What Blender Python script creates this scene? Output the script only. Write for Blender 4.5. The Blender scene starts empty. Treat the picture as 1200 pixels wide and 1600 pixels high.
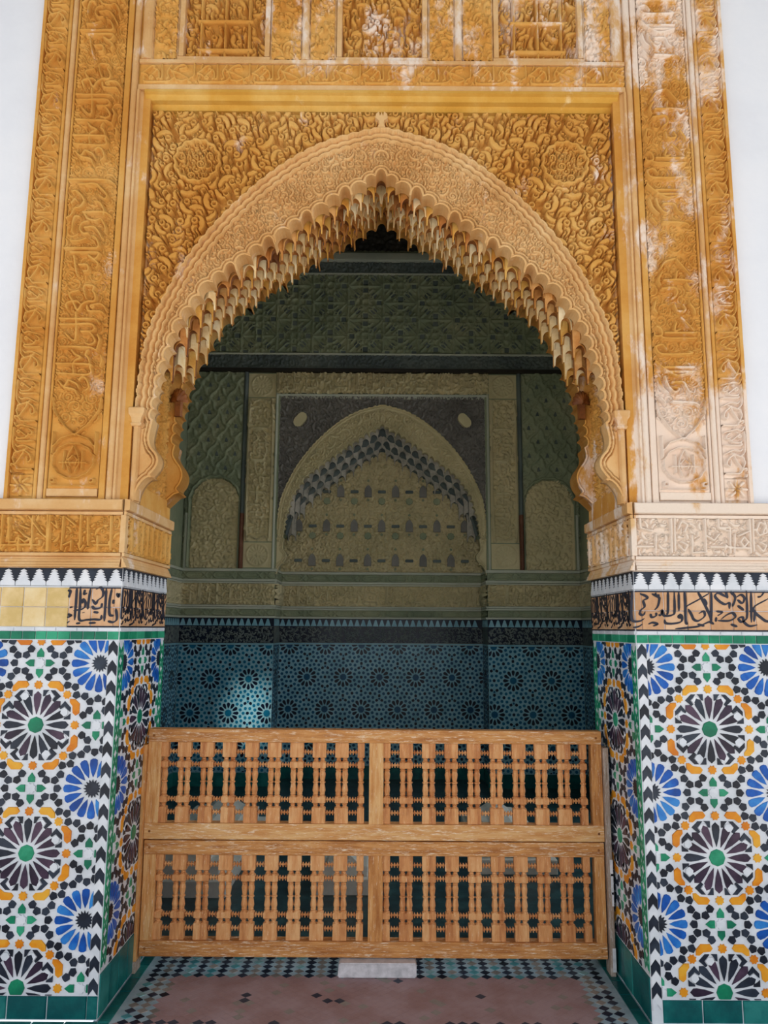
import bpy, bmesh, math, random
import numpy as np
from mathutils import Matrix, Vector

sc = bpy.context.scene
col = sc.collection
rnd = random.Random(7)

# ------------------------------------------------------------------ camera, sky, light, exposure
cam_d = bpy.data.cameras.new('camera')
cam = bpy.data.objects.new('camera', cam_d)
col.objects.link(cam)
cam_d.sensor_fit = 'VERTICAL'
cam_d.sensor_height = 36.0
cam_d.lens = 1189.3 / 1600 * 36.0
cam.matrix_world = (Matrix.Translation((0.024, 0, 1.55)) @ Matrix.Rotation(math.pi / 2 + 0.1517, 4, 'X')
                    @ Matrix.Rotation(0.0065, 4, 'Z'))
sc.camera = cam

world = bpy.data.worlds.new('sky')
sc.world = world
world.use_nodes = True
wb = world.node_tree.nodes['Background']
wb.inputs['Color'].default_value = (0.90, 0.95, 1.0, 1)
wb.inputs['Strength'].default_value = 1.25

sun_d = bpy.data.lights.new('sun', 'SUN')
sun_d.energy = 7.5
sun_d.angle = 0.06
sun_d.color = (1.0, 0.93, 0.82)
sun = bpy.data.objects.new('sun', sun_d)
col.objects.link(sun)
sun.rotation_euler = (math.radians(38), 0, math.radians(10))

sc.view_settings.view_transform = 'Standard'
sc.view_settings.look = 'None'
sc.view_settings.gamma = 1.0
sc.view_settings.use_curve_mapping = False
sc.view_settings.exposure = 0.3
sc.cycles.max_bounces = 8
sc.cycles.diffuse_bounces = 5

# ------------------------------------------------------------------ materials
MATS = {}
def lin(c):
    return tuple((x / 255 / 12.92) if x / 255 <= 0.04045 else ((x / 255 + 0.055) / 1.055) ** 2.4 for x in c) + (1,)

def mat(name, stops, scale=6.0, rough=0.7, bump=0.0, bscale=60.0, stretch=(1, 1, 1), spec=0.4, detail=5.0, coat=0.0, metallic=0.0, perobj=0.0):
    """stops: list of (position, rgb255) along a noise; object-independent world-space noise"""
    m = bpy.data.materials.new(name)
    m.use_nodes = True
    nt = m.node_tree
    N, L = nt.nodes, nt.links
    b = N['Principled BSDF']
    b.inputs['Roughness'].default_value = rough
    b.inputs['Specular IOR Level'].default_value = spec
    b.inputs['Metallic'].default_value = metallic
    b.inputs['Coat Weight'].default_value = coat
    b.inputs['Coat Roughness'].default_value = 0.12
    g = N.new('ShaderNodeNewGeometry')
    mp = N.new('ShaderNodeMapping')
    mp.inputs['Scale'].default_value = stretch
    L.new(g.outputs['Position'], mp.inputs['Vector'])
    no = N.new('ShaderNodeTexNoise')
    no.inputs['Scale'].default_value = scale
    no.inputs['Detail'].default_value = detail
    no.inputs['Roughness'].default_value = 0.62
    L.new(mp.outputs['Vector'], no.inputs['Vector'])
    cr = N.new('ShaderNodeValToRGB')
    el = cr.color_ramp.elements
    while len(el) < len(stops):
        el.new(0.5)
    for e, (p, c) in zip(el, stops):
        e.position = p
        e.color = lin(c)
    fac = no.outputs['Fac']
    if perobj:
        oi = N.new('ShaderNodeObjectInfo')
        mm = N.new('ShaderNodeMath'); mm.operation = 'MULTIPLY_ADD'
        L.new(oi.outputs['Random'], mm.inputs[0]); mm.inputs[1].default_value = perobj
        L.new(fac, mm.inputs[2])
        sb = N.new('ShaderNodeMath'); sb.operation = 'SUBTRACT'
        L.new(mm.outputs[0], sb.inputs[0]); sb.inputs[1].default_value = perobj / 2
        fac = sb.outputs[0]
    L.new(fac, cr.inputs['Fac'])
    L.new(cr.outputs['Color'], b.inputs['Base Color'])
    if bump:
        n2 = N.new('ShaderNodeTexNoise')
        n2.inputs['Scale'].default_value = bscale
        n2.inputs['Detail'].default_value = 4
        L.new(mp.outputs['Vector'], n2.inputs['Vector'])
        bp = N.new('ShaderNodeBump')
        bp.inputs['Strength'].default_value = bump
        bp.inputs['Distance'].default_value = 0.01
        L.new(n2.outputs['Fac'], bp.inputs['Height'])
        L.new(bp.outputs['Normal'], b.inputs['Normal'])
    MATS[name] = m
    return m

def stucco(name, dark, mid, light, wash, bias_nodes=True, wash_amt=0.0):
    """ochre plaster with worn, whitish patches of their own shape (more of them on the right-hand pier)"""
    m = mat(name, [(0.28, dark), (0.5, mid), (0.72, light)], scale=3.2, rough=0.8, bump=0.25, bscale=90, spec=0.2)
    nt = m.node_tree
    N, L = nt.nodes, nt.links
    b = N['Principled BSDF']
    src = b.inputs['Base Color'].links[0].from_socket
    g = [n for n in N if n.bl_idname == 'ShaderNodeNewGeometry'][0]
    sep = N.new('ShaderNodeSeparateXYZ')
    L.new(g.outputs['Position'], sep.inputs[0])
    def rng(sock, a, b2, c, d):
        r = N.new('ShaderNodeMapRange')
        r.interpolation_type = 'SMOOTHSTEP'
        for i, v in zip(('From Min', 'From Max', 'To Min', 'To Max'), (a, b2, c, d)):
            r.inputs[i].default_value = v
        L.new(sock, r.inputs['Value'])
        return r.outputs['Result']
    def op(o, a, b2):
        n = N.new('ShaderNodeMath'); n.operation = o
        for i, v in enumerate((a, b2)):
            if isinstance(v, (int, float)): n.inputs[i].default_value = v
            else: L.new(v, n.inputs[i])
        return n.outputs[0]
    right = rng(sep.outputs['X'], 0.95, 1.25, 0, 1)
    low = rng(sep.outputs['Z'], 2.35, 2.85, 1, 0.3)
    toprow = op('MULTIPLY', rng(sep.outputs['Z'], 4.05, 4.2, 0, 1), rng(sep.outputs['X'], -0.75, -0.3, 0, 1))
    bias = op('ADD', op('MULTIPLY', op('MULTIPLY', right, low), 0.27), op('MULTIPLY', toprow, 0.10))
    no = N.new('ShaderNodeTexNoise')
    no.inputs['Scale'].default_value = 4.2
    no.inputs['Detail'].default_value = 9
    no.inputs['Roughness'].default_value = 0.68
    mp = N.new('ShaderNodeMapping')
    mp.inputs['Scale'].default_value = (1.6, 1.6, 0.8)
    L.new(g.outputs['Position'], mp.inputs['Vector'])
    L.new(mp.outputs['Vector'], no.inputs['Vector'])
    val = op('ADD', no.outputs['Fac'], bias)
    f = rng(val, 0.60 - wash_amt, 0.74 - wash_amt, 0, 0.9)
    mx = N.new('ShaderNodeMix'); mx.data_type = 'RGBA'
    L.new(f, mx.inputs['Factor'])
    L.new(src, mx.inputs['A'])
    mx.inputs['B'].default_value = lin(wash)
    L.new(mx.outputs['Result'], b.inputs['Base Color'])
    return m

stucco('stucco_ochre', (196, 130, 52), (212, 155, 76), (224, 178, 106), (240, 222, 208))
stucco('stucco_band', (204, 150, 88), (220, 174, 116), (230, 194, 142), (236, 216, 196), wash_amt=0.01)
stucco('stucco_trim', (202, 148, 88), (216, 170, 114), (230, 198, 152), (238, 222, 208), wash_amt=0.04)
stucco('stucco_uplit', (190, 134, 44), (206, 154, 66), (220, 180, 104), (232, 206, 156))  # yellow light from below, put into the colour of the frame head
mat('stucco_olive', [(0.3, (200, 188, 146)), (0.5, (218, 204, 160)), (0.7, (230, 214, 170))], scale=2.2, rough=0.8, bump=0.2)
mat('stucco_green', [(0.3, (132, 144, 118)), (0.5, (152, 160, 130)), (0.7, (176, 176, 142))], scale=2.2, rough=0.8, bump=0.2)
mat('stucco_dark', [(0.3, (84, 94, 96)), (0.5, (104, 114, 112)), (0.7, (124, 130, 124))], scale=3.0, rough=0.7)
mat('stucco_pale', [(0.3, (190, 194, 178)), (0.5, (204, 206, 188)), (0.7, (216, 214, 196))], scale=3.0, rough=0.75)
mat('stucco_umber', [(0.3, (120, 116, 112)), (0.5, (138, 134, 128)), (0.7, (156, 150, 142))], scale=3.0, rough=0.8)
mat('column_brown', [(0.3, (92, 54, 38)), (0.5, (116, 72, 52)), (0.7, (136, 92, 70))], scale=6.0, rough=0.6)
mat('whitewash', [(0.3, (226, 228, 236)), (0.5, (234, 236, 243)), (0.75, (243, 243, 247))], scale=1.2, rough=0.9, bump=0.15, bscale=25)
mat('cream', [(0.3, (216, 176, 116)), (0.5, (236, 206, 152)), (0.7, (246, 228, 188))], scale=14, rough=0.6, bump=0.1, perobj=0.3)
mat('yellow_paint', [(0.3, (190, 126, 44)), (0.5, (214, 156, 66)), (0.7, (228, 184, 100))], scale=14, rough=0.6, bump=0.1, perobj=0.3)
mat('pink_paint', [(0.3, (176, 108, 44)), (0.5, (200, 136, 66)), (0.7, (218, 166, 100))], scale=14, rough=0.6, bump=0.1, perobj=0.3)
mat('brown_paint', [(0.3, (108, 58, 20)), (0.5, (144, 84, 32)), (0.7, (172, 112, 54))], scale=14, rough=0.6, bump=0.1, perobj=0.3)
mat('grey_plaster', [(0.3, (160, 154, 142)), (0.5, (186, 180, 166)), (0.7, (208, 200, 186))], scale=14, rough=0.7, perobj=0.3)
mat('cedar', [(0.3, (30, 26, 22)), (0.5, (44, 38, 32)), (0.7, (60, 52, 44))], scale=4, rough=0.6, stretch=(1, 6, 1))
def glaze(name, a, b, c, scale=9, rough=0.16, perobj=0.35, coat=0.5):
    mat(name, [(0.3, a), (0.5, b), (0.72, c)], scale=scale, rough=rough + 0.2, spec=0.22, coat=coat * .3, bump=0.08, bscale=70, perobj=perobj)
glaze('glaze_white', (200, 206, 214), (216, 220, 228), (230, 232, 238), perobj=0.0)
glaze('glaze_blue', (0, 60, 138), (2, 86, 180), (48, 132, 206))
glaze('glaze_black', (14, 20, 34), (24, 32, 48), (44, 54, 70))
glaze('glaze_purple', (30, 20, 40), (52, 36, 58), (80, 58, 80))
glaze('glaze_green', (0, 104, 78), (10, 128, 92), (50, 160, 122))
glaze('glaze_amber', (204, 112, 10), (222, 142, 22), (228, 168, 50))
glaze('glaze_tan', (190, 142, 100), (208, 160, 118), (222, 182, 144))
glaze('glaze_sand', (206, 176, 112), (224, 196, 142), (232, 212, 170))
glaze('glaze_teal_base', (0, 78, 82), (10, 98, 98), (40, 126, 122))
glaze('glaze_ink', (20, 20, 34), (30, 30, 46), (46, 46, 62), perobj=0)
glaze('glaze_mustard', (130, 96, 36), (150, 114, 50), (170, 136, 74))
glaze('grout_aqua', (112, 166, 184), (136, 186, 202), (160, 202, 214), perobj=0)
glaze('glaze_teal', (0, 68, 104), (4, 88, 126), (16, 110, 144))
glaze('glaze_navy', (6, 14, 30), (10, 22, 44), (18, 34, 60), perobj=0)
glaze('grout_pale', (138, 162, 176), (160, 182, 194), (182, 200, 208), rough=0.45, coat=0.05, perobj=0)
glaze('floor_black', (16, 22, 38), (26, 36, 58), (60, 66, 80), rough=0.35, coat=0.1, perobj=0.5)
glaze('floor_teal', (60, 130, 140), (90, 150, 156), (140, 170, 172), rough=0.35, coat=0.1, perobj=0.4)
glaze('floor_taupe', (110, 104, 100), (132, 124, 118), (150, 142, 136), rough=0.4, coat=0.1, perobj=0.5)
mat('terracotta', [(0.3, (136, 108, 112)), (0.5, (154, 124, 124)), (0.7, (168, 144, 148))], scale=5, rough=0.55, spec=0.4, perobj=0.25)
mat('court_stone', [(0.3, (176, 172, 168)), (0.5, (192, 188, 182)), (0.7, (206, 202, 196))], scale=2, rough=0.7)
mat('marble', [(0.3, (206, 206, 200)), (0.5, (222, 222, 216)), (0.7, (236, 236, 230))], scale=8, rough=0.35)
mat('marble_grey', [(0.3, (170, 168, 172)), (0.5, (200, 196, 200)), (0.7, (222, 218, 222))], scale=22, rough=0.5, bump=0.2)
mat('chamber_tile', [(0.35, (18, 40, 48)), (0.5, (30, 62, 70)), (0.65, (54, 92, 96))], scale=9, rough=0.3)
mat('white_paint', [(0.3, (196, 196, 200)), (0.5, (222, 222, 226)), (0.7, (236, 236, 240))], scale=20, rough=0.6, bump=0.2)

def wood(name, a, b, c, wash, stretch, amt=0.6):
    m = mat(name, [(0.25, a), (0.5, b), (0.75, c)], scale=7, rough=0.6, bump=0.35, bscale=16, stretch=stretch, spec=0.35, perobj=0.25)
    nt = m.node_tree; N, L = nt.nodes, nt.links
    bs = N['Principled BSDF']; src = bs.inputs['Base Color'].links[0].from_socket
    mp = [n for n in N if n.bl_idname == 'ShaderNodeMapping'][0]
    no = N.new('ShaderNodeTexNoise'); no.inputs['Scale'].default_value = 22; no.inputs['Detail'].default_value = 6
    no.inputs['Roughness'].default_value = 0.75
    L.new(mp.outputs['Vector'], no.inputs['Vector'])
    r = N.new('ShaderNodeMapRange'); r.interpolation_type = 'SMOOTHSTEP'
    for i, v in zip(('From Min', 'From Max', 'To Min', 'To Max'), (amt, amt + 0.12, 0, 0.8)):
        r.inputs[i].default_value = v
    L.new(no.outputs['Fac'], r.inputs['Value'])
    mx = N.new('ShaderNodeMix'); mx.data_type = 'RGBA'
    L.new(r.outputs['Result'], mx.inputs['Factor']); L.new(src, mx.inputs['A'])
    mx.inputs['B'].default_value = lin(wash)
    L.new(mx.outputs['Result'], bs.inputs['Base Color'])
wood('wood_h', (166, 102, 48), (204, 142, 80), (224, 176, 118), (244, 226, 200), (1, 4, 9), 0.53)
wood('wood_v', (166, 102, 48), (204, 142, 80), (224, 176, 118), (242, 222, 194), (9, 4, 1), 0.56)
wood('wood_turned', (178, 110, 62), (210, 146, 90), (226, 174, 120), (242, 216, 182), (8, 8, 1.2), 0.58)
wood('wood_grey', (120, 100, 84), (156, 136, 120), (190, 176, 166), (214, 206, 202), (9, 4, 1), 0.52)

# ------------------------------------------------------------------ object helpers
def link(o, parent=None):
    col.objects.link(o)
    if parent is not None:
        o.parent = parent
    return o

def empty(name, loc=(0, 0, 0)):
    o = bpy.data.objects.new(name, None)
    o.location = loc
    o.empty_display_size = 0.1
    return link(o)

def struct(name, label, cat, loc=(0, 0, 0)):
    o = empty(name, loc)
    o['kind'] = 'structure'; o['label'] = label; o['category'] = cat
    return o

def thing(name, label, cat, group=None, loc=(0, 0, 0)):
    o = empty(name, loc)
    o['label'] = label; o['category'] = cat
    if group: o['group'] = group
    return o

def mkmesh(name, V, F, m, smooth=False):
    me = bpy.data.meshes.new(name)
    me.from_pydata([tuple(v) for v in V], [], F)
    for mm in (m if isinstance(m, (list, tuple)) else [m]):
        me.materials.append(MATS[mm])
    if smooth:
        me.polygons.foreach_set('use_smooth', [True] * len(me.polygons))
    me.update()
    return me

def pobj(name, me, parent=None, stuff=False, label=None):
    o = bpy.data.objects.new(name, me)
    link(o, parent)
    if parent is not None and parent.location.length > 0:
        o.matrix_parent_inverse = Matrix.Translation(-parent.location)
    if stuff: o['kind'] = 'stuff'
    if label: o['label'] = label
    return o

def box(name, x0, x1, y0, y1, z0, z1, m, parent=None, bevel=0.0, label=None):
    V = [(x, y, z) for x in (x0, x1) for y in (y0, y1) for z in (z0, z1)]
    F = [(0, 1, 3, 2), (4, 6, 7, 5), (0, 4, 5, 1), (2, 3, 7, 6), (0, 2, 6, 4), (1, 5, 7, 3)]
    if bevel:
        bm = bmesh.new()
        vs = [bm.verts.new(v) for v in V]
        for f in F: bm.faces.new([vs[i] for i in f])
        bmesh.ops.bevel(bm, geom=bm.edges[:], offset=bevel, segments=2, affect='EDGES', profile=0.6)
        me = bpy.data.meshes.new(name); bm.to_mesh(me); bm.free()
        me.materials.append(MATS[m])
    else:
        me = mkmesh(name, V, F, m)
    return pobj(name, me, parent, label=label)

class Frame:
    """a plane to build on: u to the right, v up, n towards the viewer"""
    def __init__(s, O, U, V=(0, 0, 1), N=None):
        s.O = np.array(O, float); s.U = np.array(U, float); s.V = np.array(V, float)
        s.N = np.cross(s.U, s.V) if N is None else np.array(N, float)
    def pts(s, P):
        P = np.asarray(P, float)
        return s.O + P[:, :1] * s.U + P[:, 1:2] * s.V + P[:, 2:3] * s.N

class Buf:
    """collects polygons of several materials into one mesh"""
    def __init__(s): s.V = []; s.F = []; s.M = []; s.mats = []
    def add(s, V, F, m):
        if m not in s.mats: s.mats.append(m)
        k = s.mats.index(m); b = len(s.V)
        s.V += [tuple(v) for v in V]
        for f in F: s.F.append(tuple(i + b for i in f)); s.M.append(k)
    def build(s, name, parent, stuff=False, smooth=False, label=None):
        me = mkmesh(name, s.V, s.F, s.mats, smooth)
        me.polygons.foreach_set('material_index', s.M)
        me.update()
        return pobj(name, me, parent, stuff, label)

def prism(fr, poly, n0, n1, inset=0.0):
    """polygon (u,v) list raised from n0 to n1, top edge drawn in a little"""
    P = np.asarray(poly, float)
    A = 0.5 * np.sum(P[:, 0] * np.roll(P[:, 1], -1) - np.roll(P[:, 0], -1) * P[:, 1])
    if A < 0: P = P[::-1]
    n = len(P); c = P.mean(0)
    T = c + (P - c) * (1 - inset)
    V = np.vstack([np.c_[P, np.full(n, n0)], np.c_[T, np.full(n, n1)]])
    F = [tuple(range(n, 2 * n))] + [(i, (i + 1) % n, n + (i + 1) % n, n + i) for i in range(n)]
    return fr.pts(V), F

def clip(poly, a, b, c):
    """keep a*x+b*y<=c"""
    out = []
    n = len(poly)
    for i in range(n):
        p, q = poly[i], poly[(i + 1) % n]
        dp, dq = a * p[0] + b * p[1] - c, a * q[0] + b * q[1] - c
        if dp <= 0: out.append(p)
        if dp * dq < 0:
            t = dp / (dp - dq)
            out.append((p[0] + t * (q[0] - p[0]), p[1] + t * (q[1] - p[1])))
    return out

def cliprect(poly, u0, u1, v0, v1):
    for a, b, c in ((-1, 0, -u0), (1, 0, u1), (0, -1, -v0), (0, 1, v1)):
        poly = clip(poly, a, b, c)
        if len(poly) < 3: return None
    P = np.array(poly)
    A = abs(0.5 * np.sum(P[:, 0] * np.roll(P[:, 1], -1) - np.roll(P[:, 0], -1) * P[:, 1]))
    return poly if A > 4e-5 else None

PROF = {
    'round': [(0, 0), (0.04, 0.42), (0.15, 0.75), (0.32, 0.95), (0.5, 1), (0.68, 0.95), (0.85, 0.75), (0.96, 0.42), (1, 0)],
    'flat': [(0, 0), (0.06, 0.9), (0.12, 1), (0.88, 1), (0.94, 0.9), (1, 0)],
    'triple': [(0, 0), (0.02, 0.6), (0.14, 0.7), (0.28, 0.6), (0.3, 0.2), (0.36, 0.2), (0.38, 0.7), (0.5, 1), (0.62, 0.7), (0.64, 0.2),
               (0.70, 0.2), (0.72, 0.6), (0.86, 0.7), (0.98, 0.6), (1, 0)],
    'up': [(0, 0), (0.03, 0.15), (0.2, 0.2), (0.24, 0.4), (0.5, 0.5), (0.56, 0.75), (0.8, 0.85), (0.86, 1), (1, 1), (1, 0)],
    'down': [(0, 0), (0, 1), (0.14, 1), (0.2, 0.85), (0.44, 0.75), (0.5, 0.5), (0.76, 0.4), (0.8, 0.2), (0.97, 0.15), (1, 0)],
}
def mould(name, fr, u0, u1, v0, v1, n0, h, kind, m, parent, vertical=True):
    """a run moulding: cross-section across u (vertical) or across v (horizontal)"""
    pr = PROF[kind]; k = len(pr); V = []
    for e in (0, 1):
        for t, y in pr:
            if vertical: V.append((u0 + t * (u1 - u0), (v0, v1)[e], n0 + y * h))
            else: V.append(((u0, u1)[e], v0 + t * (v1 - v0), n0 + y * h))
    F = [(i, i + 1, k + i + 1, k + i) for i in range(k - 1)]
    if vertical: F = [f for f in F]
    else: F = [f[::-1] for f in F]
    F += [tuple(range(k)), tuple(range(2 * k - 1, k - 1, -1))]
    return pobj(name, mkmesh(name, fr.pts(np.array(V)), F, m), parent)

# ------------------------------------------------------------------ carved relief as real height-field meshes
def catmull(P, n=5):
    P = np.asarray(P, float)
    if len(P) < 3:
        t = np.linspace(0, 1, n + 1)[:, None]
        return P[0] + (P[-1] - P[0]) * t
    Q = np.vstack([2 * P[0] - P[1], P, 2 * P[-1] - P[-2]])
    out = []
    t = np.linspace(0, 1, n, endpoint=False)[:, None]
    for i in range(1, len(Q) - 2):
        a, b, c, d = Q[i - 1], Q[i], Q[i + 1], Q[i + 2]
        out.append(0.5 * (2 * b + (c - a) * t + (2 * a - 5 * b + 4 * c - d) * t ** 2 + (3 * b - a - 3 * c + d) * t ** 3))
    out.append(P[-1:])
    return np.vstack(out)

class Relief:
    def __init__(s, u0, u1, v0, v1, step):
        s.u0, s.v0, s.step = u0, v0, step
        s.nx = max(2, int(round((u1 - u0) / step)) + 1); s.ny = max(2, int(round((v1 - v0) / step)) + 1)
        s.u = u0 + np.arange(s.nx) * (u1 - u0) / (s.nx - 1); s.v = v0 + np.arange(s.ny) * (v1 - v0) / (s.ny - 1)
        s.H = np.zeros((s.ny, s.nx)); s.mask = None
    def stroke(s, P, w0, w1=None, h=1.0, moat=0.005, floor=0.0, smooth=True, edge=None, eye=None, mode=None):
        if w1 is None: w1 = w0
        P = catmull(P) if smooth else np.asarray(P, float)
        n = len(P); W = np.interp(np.linspace(0, 1, n), [0, 0.45, 1], [w0, max(w0, w1) if w0 != w1 else w0, w1])
        r = W.max() + moat + s.step
        i0 = max(0, int((P[:, 0].min() - r - s.u0) / s.step)); i1 = min(s.nx, int((P[:, 0].max() + r - s.u0) / s.step) + 2)
        j0 = max(0, int((P[:, 1].min() - r - s.v0) / s.step)); j1 = min(s.ny, int((P[:, 1].max() + r - s.v0) / s.step) + 2)
        if i0 >= i1 or j0 >= j1: return
        U = s.u[i0:i1][None, :]; V = s.v[j0:j1][:, None]
        sd = np.full((j1 - j0, i1 - i0), 9.0)
        for k in range(n - 1):
            ax, ay = P[k]; dx, dy = P[k + 1] - P[k]; l2 = dx * dx + dy * dy + 1e-12
            t = np.clip(((U - ax) * dx + (V - ay) * dy) / l2, 0, 1)
            d = np.hypot(U - ax - t * dx, V - ay - t * dy) - (W[k] + t * (W[k + 1] - W[k]))
            np.minimum(sd, d, out=sd)
        e = edge or 0.9 * s.step
        q = np.clip(-sd / e + 0.25, 0, 1); prof = h * np.sqrt(np.clip(1 - (1 - q) ** 2, 0, 1))
        A = s.H[j0:j1, i0:i1]
        if mode == 'clear': A[:] = np.where(sd < moat, np.minimum(A, floor), A)
        elif mode == 'max': A[:] = np.maximum(A, np.where(sd < 0.25 * e, prof, -9))
        else: A[:] = np.where(sd < 0.25 * e, np.maximum(prof, floor), np.where(sd < moat, np.minimum(A, floor), A))
        if eye:
            d = np.hypot(U - eye[0], V - eye[1])
            A[:] = np.where(d < eye[2], floor + 0.15 * h, A)
    def letters(s, S, w0, w1=None, h=1.0, moat=0.005, floor=0.0, smooth=True):
        for P in S: s.stroke(P, w0, w1, h, moat, floor, smooth=smooth, mode='clear')
        for P in S: s.stroke(P, w0, w1, h, moat, floor, smooth=smooth, mode='max')
    def curl(s, x, y, a, size, w, hand, h=1.0, moat=0.005, floor=0.0):
        """leaf: a round eye with a curving tail"""
        t = np.linspace(0, 1, 9)
        ang = a + hand * (t * 1.9)
        r = size * (0.32 + 0.85 * t ** 1.2)
        P = np.c_[x + r * np.cos(ang), y + r * np.sin(ang)]
        s.stroke(P, w * 1.15, w * 0.78, h, moat, floor, smooth=False)
        k = np.linspace(0, 2 * math.pi, 9)
        s.stroke(np.c_[x + size * 0.2 * np.cos(k), y + size * 0.2 * np.sin(k)], w * 0.62, None, h, moat * 0.6, floor, smooth=False,
                 eye=(x, y, size * 0.16))
    def spiral(s, x, y, a, R, w, hand, h=1.0, turns=1.6, moat=0.003, floor=0.0):
        t = np.linspace(0, 1, 15)
        ang = a + hand * t * turns * 2 * math.pi
        r = R * (1 - 0.82 * t)
        s.stroke(np.c_[x + r * np.cos(ang), y + r * np.sin(ang)], w, w, h, moat, floor, smooth=False)
        s.stroke(np.c_[[x, x + .01 * R], [y, y]], w * 1.5, None, h, moat * .5, floor, smooth=False)
    def fill_curls(s, pitch, size, w, rg, h=1.0, moat=0.005, floor=0.0, test=None):
        pts = []
        j = 0; v = s.v0
        while v < s.v[-1] + pitch:
            u = s.u0 + (pitch / 2 if j % 2 else 0)
            while u < s.u[-1] + pitch:
                pts.append((u + rg.uniform(-.28, .28) * pitch, v + rg.uniform(-.28, .28) * pitch)); u += pitch
            v += pitch * 0.87; j += 1
        rg.shuffle(pts)
        for x, y in pts:
            if test is None or test(x, y):
                k = rg.uniform(.8, 1.25)
                s.curl(x, y, rg.uniform(0, 6.28), size * k, w * rg.uniform(.8, 1.2), rg.choice((-1, 1)), h * rg.uniform(.85, 1), moat, floor)
    def fill_spirals(s, pitch, R, w, rg, h=1.0, moat=0.003, floor=0.0, test=None):
        pts = []
        j = 0; v = s.v0
        while v < s.v[-1] + pitch:
            u = s.u0 + (pitch / 2 if j % 2 else 0)
            while u < s.u[-1] + pitch:
                pts.append((u + rg.uniform(-.2, .2) * pitch, v + rg.uniform(-.2, .2) * pitch)); u += pitch
            v += pitch * 0.87; j += 1
        rg.shuffle(pts)
        for x, y in pts:
            if test is None or test(x, y):
                s.spiral(x, y, rg.uniform(0, 6.28), R * rg.uniform(.8, 1.25), w, rg.choice((-1, 1)), h * rg.uniform(.75, 1), rg.uniform(1.1, 1.8), moat, floor)
    def build(s, name, fr, n0, depth, m, parent, mask=None, label=None, mirror=False):
        H = s.H; u = s.u; v = s.v
        if mirror:                      # u starts at 0: mirror to the other side
            H = np.hstack([H[:, :0:-1], H]); u = np.r_[-u[:0:-1], u]
            if mask is not None: mask = np.hstack([mask[:, ::-1], mask])
        ny, nx = H.shape
        UU, VV = np.meshgrid(u, v)
        P = fr.pts(np.c_[UU.ravel(), VV.ravel(), (n0 + H * depth).ravel()])
        idx = np.arange(ny * nx).reshape(ny, nx)
        Q = np.stack([idx[:-1, :-1], idx[:-1, 1:], idx[1:, 1:], idx[1:, :-1]], -1).reshape(-1, 4)
        if mask is not None: Q = Q[mask.ravel()]
        used = np.unique(Q); rem = np.full(ny * nx, -1); rem[used] = np.arange(len(used))
        Q = rem[Q]; P = P[used]
        me = bpy.data.meshes.new(name)
        me.vertices.add(len(P)); me.vertices.foreach_set('co', P.ravel().astype(np.float32))
        me.loops.add(Q.size); me.loops.foreach_set('vertex_index', Q.ravel().astype(np.int32))
        me.polygons.add(len(Q)); me.polygons.foreach_set('loop_start', np.arange(0, Q.size, 4).astype(np.int32))
        me.polygons.foreach_set('use_smooth', np.ones(len(Q), bool))
        me.materials.append(MATS[m])
        me.update(calc_edges=True)
        return pobj(name, me, parent, label=label)

def dist_poly(U, V, P, want_s=False):
    """distance of grid points to a polyline; optionally arclength and side of nearest point"""
    best = np.full(U.shape, 9.0); S = np.zeros(U.shape); side = np.zeros(U.shape)
    acc = 0.0
    for k in range(len(P) - 1):
        ax, ay = P[k]; dx, dy = P[k + 1][0] - ax, P[k + 1][1] - ay; L = math.hypot(dx, dy) + 1e-9
        t = np.clip(((U - ax) * dx + (V - ay) * dy) / (L * L), 0, 1)
        d = np.hypot(U - ax - t * dx, V - ay - t * dy)
        if want_s:
            b = d < best
            S[b] = (acc + t * L)[b]; side[b] = (dx * (V - ay) - dy * (U - ax))[b]
        np.minimum(best, d, out=best)
        acc += L
    return (best, S, side) if want_s else best

def in_poly(U, V, P):
    r = np.zeros(U.shape, bool); n = len(P)
    for i in range(n):
        x0, y0 = P[i]; x1, y1 = P[(i + 1) % n]
        if y0 == y1: continue
        c = (V > min(y0, y1)) & (V <= max(y0, y1))
        xi = x0 + (V - y0) * (x1 - x0) / (y1 - y0)
        r ^= c & (U < xi)
    return r

def strokes(key, dx=0.0, dz=0.0, sx=1.0, mir=False):
    out = []
    for st in TR[key].split(';'):
        P = np.array([[int(q) / 1000 for q in p.split(',')] for p in st.split()])
        if mir: P[:, 0] *= -1
        P[:, 0] = P[:, 0] * sx + dx; P[:, 1] += dz
        out.append(P)
    return out
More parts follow.
